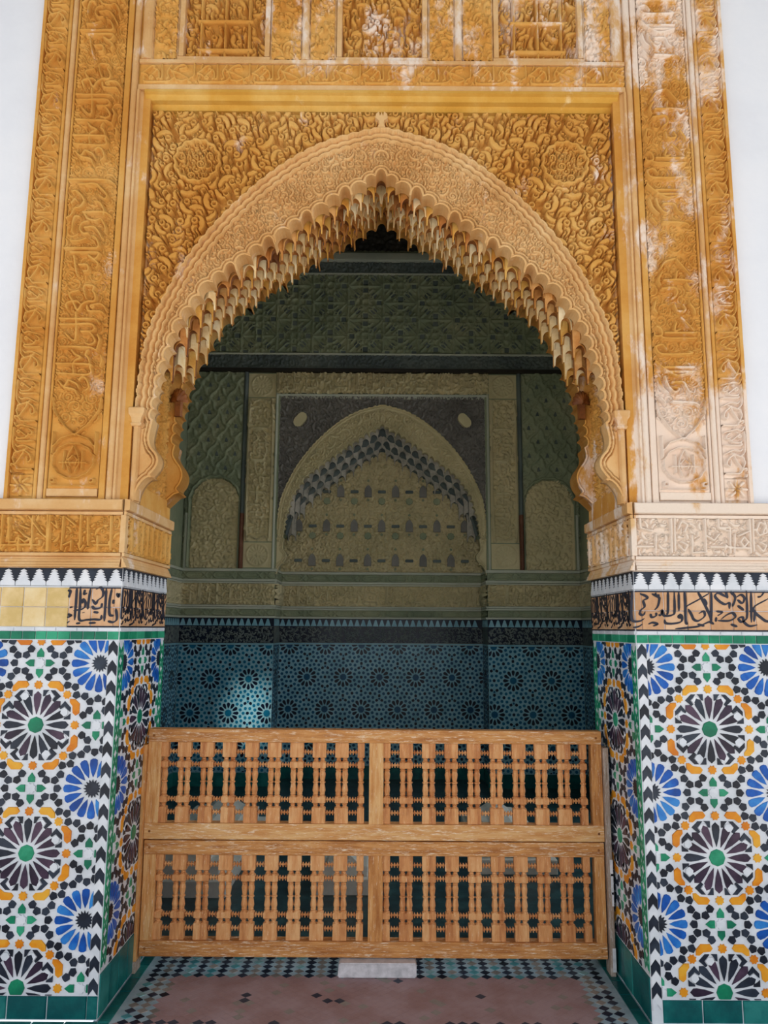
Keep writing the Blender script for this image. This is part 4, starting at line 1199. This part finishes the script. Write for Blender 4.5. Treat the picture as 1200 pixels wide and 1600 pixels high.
# marble wedge under the barrier
bm = bmesh.new()
bmesh.ops.create_cube(bm, size=1)
for v in bm.verts:
    v.co = ((.006 + v.co.x * .355 + (.006 if v.co.z > 0 and v.co.x < 0 else 0)), 3.745 + v.co.y * .12, .031 + v.co.z * .061)
bmesh.ops.bevel(bm, geom=bm.edges[:], offset=.005, segments=2, affect='EDGES')
me = bpy.data.meshes.new('marble_block'); bm.to_mesh(me); bm.free(); me.materials.append(MATS['marble_grey'])
o = pobj('marble_block', me); o['label'] = 'chipped pale grey marble block under the middle of the wooden barrier'; o['category'] = 'block'

# ------------------------------------------------------------------ chamber behind the arch
fl_c = struct('floor_chamber', 'dark tiled floor of the chamber behind the barrier', 'floor')
box('slab', -2.6, 2.6, YJ + .02, YR + .2, -.12, 0.0, 'chamber_tile', fl_c)
ce_c = struct('ceiling_chamber', 'dark carved cedar ceiling of the chamber behind the arch', 'ceiling')
box('boards', -2.6, 2.6, YJ - .06, YR + .2, 6.5, 6.65, 'cedar', ce_c)
wl = struct('wall_chamber_left', 'shadowed left side wall of the inner chamber', 'wall')
def side_wall(x0, x1, w):
    # tall unseen doorway near the front, added to let light into the chamber
    box('wall_core', x0, x1, YJ, 4.12, 0, 6.5, 'stucco_green', w)
    box('wall_core', x0, x1, 4.12, 6.9, 5.2, 6.5, 'stucco_green', w)
    box('wall_core', x0, x1, 6.9, YR + .2, 0, 6.5, 'stucco_green', w)
box('wall_core', -2.6, -2.055, YJ, YR + .2, 0, 6.5, 'stucco_green', wl)
wr = struct('wall_chamber_right', 'shadowed right side wall of the inner chamber', 'wall')
side_wall(2.055, 2.6, wr)
box('return_wall', -6, -1.12, YJ - .06, YJ, 0, 6.65, 'stucco_green', wl)
box('return_wall', 1.12, 6, YJ - .06, YJ, 0, 6.65, 'stucco_green', wr)
for x0, x1, z0, z1 in ((-1.12, 1.12, 4.0, 5.60), (-1.12, 1.12, 5.92, 6.65), (-1.12, -.80, 5.60, 5.92), (-.42, 1.12, 5.60, 5.92)):
    box('overdoor_wall', x0, x1, YJ - .06, YJ, z0, z1, 'stucco_green', wl)        # unseen window gap, added to cast a sun patch on the dado

def zellige12_cell(p):
    """pieces of one repeat (p wide, two rows high): 12-fold rosettes on a triangular net, gaps packed with small hexagons"""
    hr = p * math.sqrt(3) / 2
    hexa = lambda r, a=0: [(r * math.cos(a + k * math.pi / 3), r * math.sin(a + k * math.pi / 3)) for k in range(6)]
    pet = [(.042, 0), (.062, .0115), (.086, .0170), (.099, .012), (.105, 0), (.099, -.012), (.086, -.0170), (.062, -.0115)]
    arm = [(.017, .012), (.040, .0150), (.050, 0), (.040, -.0150), (.017, -.012)]
    out = []; occ = []
    def put(P, x, y, m, c, r):
        out.append((shift(P, x, y), m)); occ.append((x + c[0], y + c[1], r))
    for x, y in ((0, 0), (p / 2, hr)):
        put(star(12, .038, .032), x, y, 'glaze_teal', (0, 0), .105)
        for k in range(12): out.append((shift(rot2(pet, k * math.pi / 6), x, y), 'glaze_navy'))
    for x, y in ((0, 0), (p / 2, hr)):
        for k in (0, 1):
            a = math.pi / 6 + k * math.pi / 3
            cx, cy = p / math.sqrt(3) * math.cos(a), p / math.sqrt(3) * math.sin(a)
            put(hexa(.0135), x + cx, y + cy, 'glaze_teal', (0, 0), .034)
            for q in range(3):
                an = a + math.pi / 3 + q * 2 * math.pi / 3
                out.append((shift(rot2(arm, an), x + cx, y + cy), 'glaze_navy'))
                occ.append((x + cx + .035 * math.cos(an), y + cy + .035 * math.sin(an), .016))
        for k in range(3):
            a = k * math.pi / 3
            put(hexa(.0175, a), x + .5 * p * math.cos(a), y + .5 * p * math.sin(a), 'glaze_navy', (0, 0), .0175)
    per = lambda d, q: d - q * round(d / q)
    g = random.Random(4); R0 = .0165
    cand = []
    for x, y in ((0, 0), (p / 2, hr)):
        for r, o in ((.1235, .5), (.150, 0), (.176, .5), (.160, .25), (.160, .75)):
            for k in range(12):
                a = (k + o) * math.pi / 6; cand.append((x + r * math.cos(a), y + r * math.sin(a)))
    cand += [(g.uniform(0, p), g.uniform(0, 2 * hr)) for _ in range(2500)]
    for cx, cy in cand:
        if all(math.hypot(per(cx - ox, p), per(cy - oy, 2 * hr)) > ro + R0 + .0015 for ox, oy, ro in occ):
            put(hexa(.0172, g.uniform(0, 1)), cx, cy, 'glaze_teal', (0, 0), R0)
    return out, hr
Z12 = zellige12_cell(.385)
def zellige12(fr, u0, u1, v0, v1, buf, p=.385, du=0.0):
    e = tile_buf(fr, buf, .003)
    cell, hr = Z12
    y = v1 - .004 - 2 * hr * math.ceil((v1 - v0) / (2 * hr) + 1)
    while y < v1 + p:
        x = u0 - 2 * p + du
        while x < u1 + p:
            if x + 1.4 * p > u0 and x - .6 * p < u1:
                for P, m in cell:
                    q = cliprect(shift(P, x, y), u0, u1, v0, v1)
                    if q: e('', q, m)
            x += p
        y += 2 * hr

def slab(name, fr, u0, u1, v0, v1, n0, n1, m, parent):
    V, F = prism(fr, [(u0, v0), (u1, v0), (u1, v1), (u0, v1)], n0, n1)
    return pobj(name, mkmesh(name, V, F, m), parent)

def chamber_frieze(fr, parent, u0, u1, rg, du=0.0, step=.010):
    slab('plinth', fr, u0, u1, 0, .13, -.01, .012, 'glaze_teal_base', parent)
    slab('mosaic_ground', fr, u0, u1, .13, 1.376, -.01, .0005, 'grout_aqua', parent)
    B = Buf(); zellige12(fr, u0 + .004, u1 - .004, .135, 1.374, B, du=du)
    B.build('mosaic', parent, stuff=True)
    slab('fillet', fr, u0, u1, 1.378, 1.392, -.01, .006, 'grout_aqua', parent)
    slab('inscription_ground', fr, u0, u1, 1.394, 1.567, -.01, .001, 'glaze_navy', parent)
    R = Relief(u0, u1, 1.400, 1.562, step * .7)
    R.H[:] = -1.5
    R.fill_curls(.042, .030, .0065, rg, h=1, moat=.004, floor=-1.5)
    R.build('inscription_relief', fr, .002, .005, 'stucco_dark', parent)
    slab('merlon_ground', fr, u0, u1, 1.567, 1.646, -.01, .001, 'glaze_navy', parent)
    B = Buf(); u = u0 + .035
    while u < u1 - .02:
        B.add(*prism(fr, [(u - .031, 1.569), (u + .031, 1.569), (u + .020, 1.60), (u + .010, 1.632), (u, 1.640), (u - .010, 1.632), (u - .020, 1.60)], 0, .006), 'grout_aqua'); u += .0665
    B.build('merlon_row', parent, stuff=True)
    for v0, v1 in ((1.646, 1.668), (1.737, 1.757), (1.759, 1.780), (1.997, 2.014), (2.016, 2.042), (2.12, 2.15)):
        mould('band_moulding', fr, u0, u1, v0, v1, -.005, .022, 'flat', 'stucco_pale', parent, vertical=False)
    for v0, v1 in ((1.669, 1.736), (2.043, 2.119)):
        R = Relief(u0, u1, v0, v1, step * .8)
        vm = (v0 + v1) / 2; hh = (v1 - v0) * .36; u = u0
        R.fill_spirals(.035, .02, .0035, rg, h=.35, moat=.003)
        while u < u1:
            for k in (-1, 1):
                R.stroke([(u + .04, vm + k * .001), (u + .075, vm + k * hh), (u + .205, vm + k * hh), (u + .24, vm)], .0055, None, 1, smooth=False)
                R.stroke([(u + .24, vm), (u + .262, vm + k * hh)], .0045, None, .9, smooth=False)
                R.stroke([(u + .04, vm), (u + .018, vm + k * hh)], .0045, None, .9, smooth=False)
            u += .28
        R.build('cartouche_relief', fr, 0, .026, 'stucco_green', parent)
    R = Relief(u0, u1, 1.781, 1.996, step * .8)
    R.fill_curls(.058, .045, .0105, rg, h=.75, moat=.011)
    u = u0 + .1
    while u < u1:
        for P in strokes('er'): R.stroke(np.c_[u + (P[:, 0] - 1.2) * 1.25, 1.785 + (P[:, 1] - 1.868) * 1.28], .006, None, 1, moat=.006)
        u += .95
    R.build('frieze_relief', fr, 0, .052, 'stucco_olive', parent)

wb_ = struct('wall_back', 'far chamber wall with blue star mosaic dado, carved stucco and a muqarnas niche', 'wall')
BF = Frame((0, YB, 0), (1, 0, 0))
RF = Frame((0, YR, 0), (1, 0, 0))
rb = random.Random(77)
XN = 1.09
box('wall_core', -2.6, -XN, YB + .004, YR + .2, 0, 6.5, 'stucco_green', wb_)
box('wall_core', XN, 2.6, YB + .004, YR + .2, 0, 6.5, 'stucco_green', wb_)
box('wall_core', -XN, XN, YB + .06, YR + .2, 4.0, 6.5, 'stucco_green', wb_)
box('niche_back', -XN, XN, YR + .004, YR + .2, 0, 4.0, 'stucco_olive', wb_)
chamber_frieze(BF, wb_, -2.05, -XN, rb, du=.14)
chamber_frieze(BF, wb_, XN, 2.05, rb, du=.05)
chamber_frieze(RF, wb_, -XN, XN, rb, du=.11)
for sgn, w in ((-1, wl), (1, wr)):
    fr = Frame((sgn * 2.053, 0, 0), (0, -sgn, 0))
    u0, u1 = (YJ, YB) if sgn < 0 else (-YB, -6.91)
    chamber_frieze(fr, w, u0, u1, rb, step=.014)
    fr = Frame((sgn * XN, 0, 0), (0, -sgn, 0))
    u0, u1 = (YB, YR) if sgn < 0 else (-YR, -YB)
    chamber_frieze(fr, wb_, u0, u1, rb, step=.014)

# niche arch, a smaller-looking copy of the great arch
arch_plate('niche_arch_slab', hull(FRONT), XN, 4.0, YB + .045, YB + .09, 'stucco_olive', wb_)
NSP = Frame((0, YB + .045, 0), (1, 0, 0))
arch_relief(NSP, 0.0068, 0.002, wb_, ('stucco_umber', 'stucco_olive'), rb, (0.872, 3.735, 0.085), fine=(.062, .044, .0085), coarse=(.060, .048, .0125), xr=1.085, zb=2.155, hs=1.1, fh=.030)
arch_rim('niche_arch_rim', FRONT, NSP, -.045, .036, .012, 'stucco_olive', wb_)
fm2 = [cell_mesh('muqarnas_cell', 'grey_plaster', b, w=.044, H=.22, notch=.062, leg=.009, depth=.03) for b in ('stucco_dark', 'stucco_umber')]
Bc = chords(FL, 2.70); Bc = np.c_[Bc[:, 0] * .985, Bc[:, 1] - .26]
muqarnas(wb_, chords(FL, 2.70), Bc, YB + .11, YR - .03, 3, 0.088, fm2, lambda k, i, g: 0 if g.random() < .7 else 1, random.Random(9), 'stucco_dark', .12, ydown=.03)

for sgn in (-1, 1):
    th = np.linspace(0, 2 * math.pi, 28, endpoint=False)
    P = [(sgn * .872 + .070 * math.cos(t) * (1 - .25 * math.cos(2 * t - sgn * 1.57)), 3.735 + .078 * math.sin(t) * (1 - .25 * math.cos(2 * t - sgn * 1.57))) for t in th]
    V1, F1 = prism(NSP, P, .01, .052, .08)
    pobj('spandrel_medallion', mkmesh('spandrel_medallion', V1, F1, 'stucco_olive'), wb_)
# niche back panel: fine net carving with small lantern, bar and roundel motifs
R = Relief(-XN, XN, 2.152, 3.72, .0105)
R.fill_spirals(.056, .036, .0078, rb, h=1, moat=.009)
R.build('net_relief', RF, .001, .058, 'stucco_olive', wb_)
lan = [(-.040, 0), (.040, 0), (.040, .075), (.034, .10), (.020, .122), (0, .138), (-.020, .122), (-.034, .10), (-.040, .075)]
lan_me = {}
V1, F1 = prism(Frame((0, 0, 0), (1, 0, 0)), lan, 0, .016, .06)
lan_me = mkmesh('lantern_motif', V1, F1, 'stucco_umber')
V1, F1 = prism(Frame((0, 0, 0), (1, 0, 0)), [(-.044, -.008), (-.038, -.016), (.038, -.016), (.044, -.008), (.044, .008), (.038, .016), (-.038, .016), (-.044, .008)], 0, .016, .06)
bar_me = mkmesh('bar_motif', V1, F1, 'stucco_dark')
V1, F1 = prism(Frame((0, 0, 0), (1, 0, 0)), star(8, .042, .036), 0, .015, .1)
rou_me = mkmesh('roundel_motif', V1, F1, 'stucco_green')
for zr, ox, cnt in ((2.21, .15, 5), (2.585, 0, 7), (2.965, .15, 4)):
    for i in range(-4, 5):
        xx = i * .30 + ox
        lim = .95 if zr < 2.8 else .62
        if abs(xx) < lim:
            o = pobj('lantern_motif', lan_me, wb_); o.location = (xx, YR - .046, zr)
            for dz in (-.03, .185):
                o = pobj('stud_motif', rou_me, wb_); o.location = (xx, YR - .046, zr + dz); o.scale = (.35, 1, .35)
        if abs(xx + .15) < lim + .12:
            o = pobj('bar_motif', bar_me, wb_); o.location = (xx + .15, YR - .046, zr + .06)
            if zr > 2.4:
                o = pobj('roundel_motif', rou_me, wb_); o.location = (xx + .15, YR - .046, zr - .045)

# frame band around the niche
for sgn in (-1, 1):
    s = lambda a, b: sorted((sgn * a, sgn * b))
    mould('frame_moulding', BF, *s(1.085, 1.125), 2.15, 4.03, -.045, .065, 'down' if sgn < 0 else 'up', 'stucco_pale', wb_)
    u0, u1 = s(1.135, 1.425)
    R = Relief(u0, u1, 2.43, 3.965, .0100)
    uc = (u0 + u1) / 2
    R.fill_curls(.060, .046, .011, rb, h=.75, moat=.011, test=lambda x, y: abs(x - uc) < .11 and 2.5 < y < 3.9)
    for k in (-1, 1):
        R.stroke([(uc + k * .001, 2.455), (uc + k * .08, 2.49), (uc + k * .12, 2.56), (uc + k * .12, 3.83), (uc + k * .08, 3.91), (uc + k * .001, 3.945)], .007, None, 1)
    R.letters([np.c_[uc + (P[:, 0] + 1.347) * .9, P[:, 1] + .02] for P in strokes('pl')], .008, None, 1, moat=.008)
    R.build('inscription_panel', BF, .001, .055, 'stucco_olive', wb_)
    for zc in (2.29, 4.105):
        R = Relief(u0, u1, zc - .13, zc + .13, .0095)
        for k in range(16):
            a = k * math.pi / 8
            R.stroke([(uc + .02 * math.cos(a), zc + .02 * math.sin(a)), (uc + .095 * math.cos(a + .3), zc + .095 * math.sin(a + .3))], .006, None, .8, smooth=False)
        th = np.linspace(0, 6.283, 40)
        R.stroke(np.c_[uc + .11 * np.cos(th), zc + .11 * np.sin(th)], .006, None, 1, smooth=False)
        R.stroke([(uc, zc), (uc + .001, zc)], .016, None, 1, smooth=False)
        R.build('roundel_square', BF, .001, .014, 'stucco_olive', wb_)
    mould('frame_moulding', BF, *s(1.43, 1.475), 2.15, 4.25, -.005, .035, 'round', 'stucco_dark', wb_)
    # side bay: arched blind panel under a net of lozenges
    u0, u1 = s(1.48, 2.05)
    R = Relief(u0, u1, 2.152, 4.245, .0105)
    U, V = np.meshgrid(R.u, R.v)
    uc = sgn * 1.735
    inside = (np.abs(U - uc) < .245) & (V < 2.83) | (np.hypot(U - uc, (V - 2.83) * .95) < .245)
    px, pz = .19, .30
    uu = (U - uc) / px; vv = (V - 2.15) / pz
    l1 = np.abs(((uu + vv) + .08 * np.sin(vv * 6.283 * 2)) % 1 - .5); l2 = np.abs(((uu - vv) + .08 * np.sin(vv * 6.283 * 2)) % 1 - .5)
    lat = (np.minimum(l1, l2) < .075) * 1.0
    pits = np.hypot(((uu + vv) % 1 - 0.0 + .5) % 1 - .5, ((uu - vv) % 1 + .5) % 1 - .5) < .11
    G = Relief(u0, u1, 2.152, 4.245, .0105); G.fill_spirals(.05, .03, .006, rb, h=.55, moat=.005)
    Rn = Relief(u0, u1, 2.152, 4.245, .0105); Rn.fill_curls(.064, .05, .0115, rb, h=.7, moat=.012)
    R.H = np.where(inside, Rn.H, np.maximum(lat, G.H))
    th = np.linspace(0, math.pi, 60)
    rr = .262 + .010 * np.abs(np.sin(th * 8))
    R.stroke(np.vstack([[(uc + .262, 2.16)], np.c_[uc + rr * np.cos(th), 2.83 + rr * 1.04 * np.sin(th)], [(uc - .262, 2.16)]]), .010, None, 1.6, smooth=False, moat=.014)
    B = Buf()
    for ii in range(-4, 5):
        for jj in range(0, 16):
            for (fx, fz) in ((0, 0), (.5, .5)):
                bx, bz = uc + (ii + fx) * px, 2.15 + (jj * .5 + fz * .5) * pz * 2 * .5
                bx, bz = uc + (ii + fx) * px, 2.15 + (jj + fz) * pz
                if bz > 4.2 or not (u0 + .03 < bx < u1 - .03): continue
                if abs(bx - uc) < .29 and (bz < 2.83 or math.hypot(bx - uc, bz - 2.83) < .30): continue
                B.add(*prism(BF, [(bx - .018, bz - .02), (bx + .018, bz - .02), (bx + .010, bz + .012), (bx, bz + .03), (bx - .010, bz + .012)], .004, .034, .15), 'stucco_dark')
    B.build('net_hole_shade', wb_, stuff=True)  # raised dark pieces stand in for the shade of pierced openings
    im = inside[:-1, :-1]
    R.build('side_bay_relief', BF, .006, .036, 'stucco_green', wb_, mask=~im)
    R.build('blind_arch_relief', BF, .006, .050, 'stucco_olive', wb_, mask=im)
    for x in (uc - .285, uc + .285):
        if abs(x) < 2.04: mould('slim_column', BF, x - .022, x + .022, 2.15, 2.72, .0, .05, 'round', 'column_brown' if x * sgn < 1.6 else 'stucco_pale', wb_)
mould('frame_moulding', BF, -1.125, 1.125, 3.972, 4.03 - .02, -.045, .065, 'up', 'stucco_pale', wb_, vertical=False)
R = Relief(-1.13, 1.13, 4.015, 4.245, .0100)
R.fill_curls(.060, .046, .011, rb, h=.75, moat=.011)
u = -1.2
while u < 1.1:
    for P in strokes('er'): R.stroke(np.c_[u + (P[:, 0] - 1.2) * 1.2, 4.03 + (P[:, 1] - 1.868) * 1.25], .007, None, 1, moat=.006)
    u += .84
R.build('inscription_band', BF, .001, .055, 'stucco_olive', wb_)
slab('cornice', BF, -2.05, 2.05, 4.247, 4.285, -.01, .05, 'cedar', wb_)
slab('cornice', BF, -2.05, 2.05, 4.287, 4.300, -.01, .03, 'stucco_dark', wb_)
R = Relief(-2.05, 2.05, 4.302, 4.442, .0105)
R.fill_curls(.044, .032, .009, rb, h=1, moat=.008)
R.build('dark_frieze', BF, .001, .024, 'stucco_dark', wb_)
slab('fillet', BF, -2.05, 2.05, 4.444, 4.462, -.01, .022, 'stucco_pale', wb_)
# geometric star net
R = Relief(-2.05, 2.05, 4.465, 5.355, .0105)
c = .19
def L(p, q, w=.0066, h=1.0): R.stroke([p, q], w, None, h, moat=0, smooth=False)
for i in range(-6, 6):
    for j in range(-1, 5):
        x, y = i * c * 2 + c, 4.465 + j * c * 2 + (c if i % 2 else 0)
        for q in range(4):
            f = lambda a, b: tuple(np.array((x, y)) + np.array(rot2([(a, b)], q * math.pi / 2)[0]) * c)
            L(f(-.42, .17), f(.42, .17)); L(f(.17, .42), f(.42, .17)); L(f(-.17, .42), f(-.42, .17))
            L(f(0, .30), f(.30, 0)); L(f(.42, .42), f(1, 1)); L(f(-.17, .42), f(-.17, 1)); L(f(.17, .42), f(.17, 1))
            L(f(.42, .42), f(.17, .42)); L(f(.42, .42), f(.42, .17))
            L(f(.58, .17), f(.58, -.17)); L(f(.58, .17), f(.83, .42)); L(f(.58, -.17), f(.83, -.42))
        L((x - c, y - c), (x + c, y - c)); L((x - c, y - c), (x - c, y + c))
R.build('star_net_relief', BF, .001, .034, 'stucco_green', wb_)
B = Buf()
hx6 = [(-.048, 0), (-.030, .026), (.030, .026), (.048, 0), (.030, -.026), (-.030, -.026)]
for i in range(-6, 6):
    for j in range(-1, 5):
        x, y = i * c * 2 + c, 4.465 + j * c * 2 + (c if i % 2 else 0)
        for q in range(8):
            a = q * math.pi / 4
            rr = .62 * c if q % 2 else .76 * c
            P = cliprect(shift(rot2(hx6, a + (math.pi / 2 if q % 2 == 0 else 0)), x + rr * math.cos(a), y + rr * math.sin(a)), -2.05, 2.05, 4.47, 5.35)
            if P: B.add(*prism(BF, P, .001, .018, .1), 'stucco_dark')
B.build('star_net_inlay', wb_, stuff=True)
slab('fillet', BF, -2.05, 2.05, 5.357, 5.375, -.01, .025, 'stucco_pale', wb_)
R = Relief(-2.05, 2.05, 5.377, 5.505, .0105)
R.fill_curls(.044, .032, .009, rb, h=1, moat=.008)
R.build('dark_frieze', BF, .001, .024, 'stucco_dark', wb_)
mould('cove_moulding', BF, -2.05, 2.05, 5.51, 5.625, -.005, .06, 'down', 'stucco_pale', wb_, vertical=False)
R = Relief(-2.05, 2.05, 5.63, 6.45, .013)
R.fill_curls(.08, .06, .014, rb, h=1, moat=.012)
R.build('wood_frieze', BF, .02, .02, 'cedar', wb_)

# marble tombs on the chamber floor
def tomb(label, x0, x1, y0, y1, h):
    t = thing('tomb', label, 'tomb', 'marble tombs in the chamber', ((x0 + x1) / 2, y0, 0))
    box('plinth', x0 - .05, x1 + .05, y0 - .05, y1 + .05, 0.0, .09, 'marble', t, bevel=.006)
    box('step', x0, x1, y0, y1, .09, h * .75, 'marble', t, bevel=.008)
    xm = (x0 + x1) / 2; w = (x1 - x0) * .36
    V = []
    for y, k in ((y0 + .03, 1), (y1 - .03, 1)):
        for a, b in ((-1, 0), (-1, .25), (-.72, .3), (-.25, 1), (.25, 1), (.72, .3), (1, .25), (1, 0)):
            V.append((xm + a * w, y, h * .75 + b * h * .3))
    F = [(i, i + 1, 9 + i, 8 + i) for i in range(7)] + [tuple(range(7, -1, -1)), tuple(range(8, 16)), (7, 0, 8, 15)]
    pobj('ridge', mkmesh('ridge', V, F, 'marble'), t)
tomb('pale marble tomb seen through the lower left lattice', -1.42, -.93, 4.74, 6.2, .24)
tomb('small marble tomb seen through the lattice just left of the middle stile', -.34, -.06, 4.80, 5.6, .20)
tomb('low marble tomb seen through the lower right lattice', .70, 1.10, 5.20, 6.3, .20)
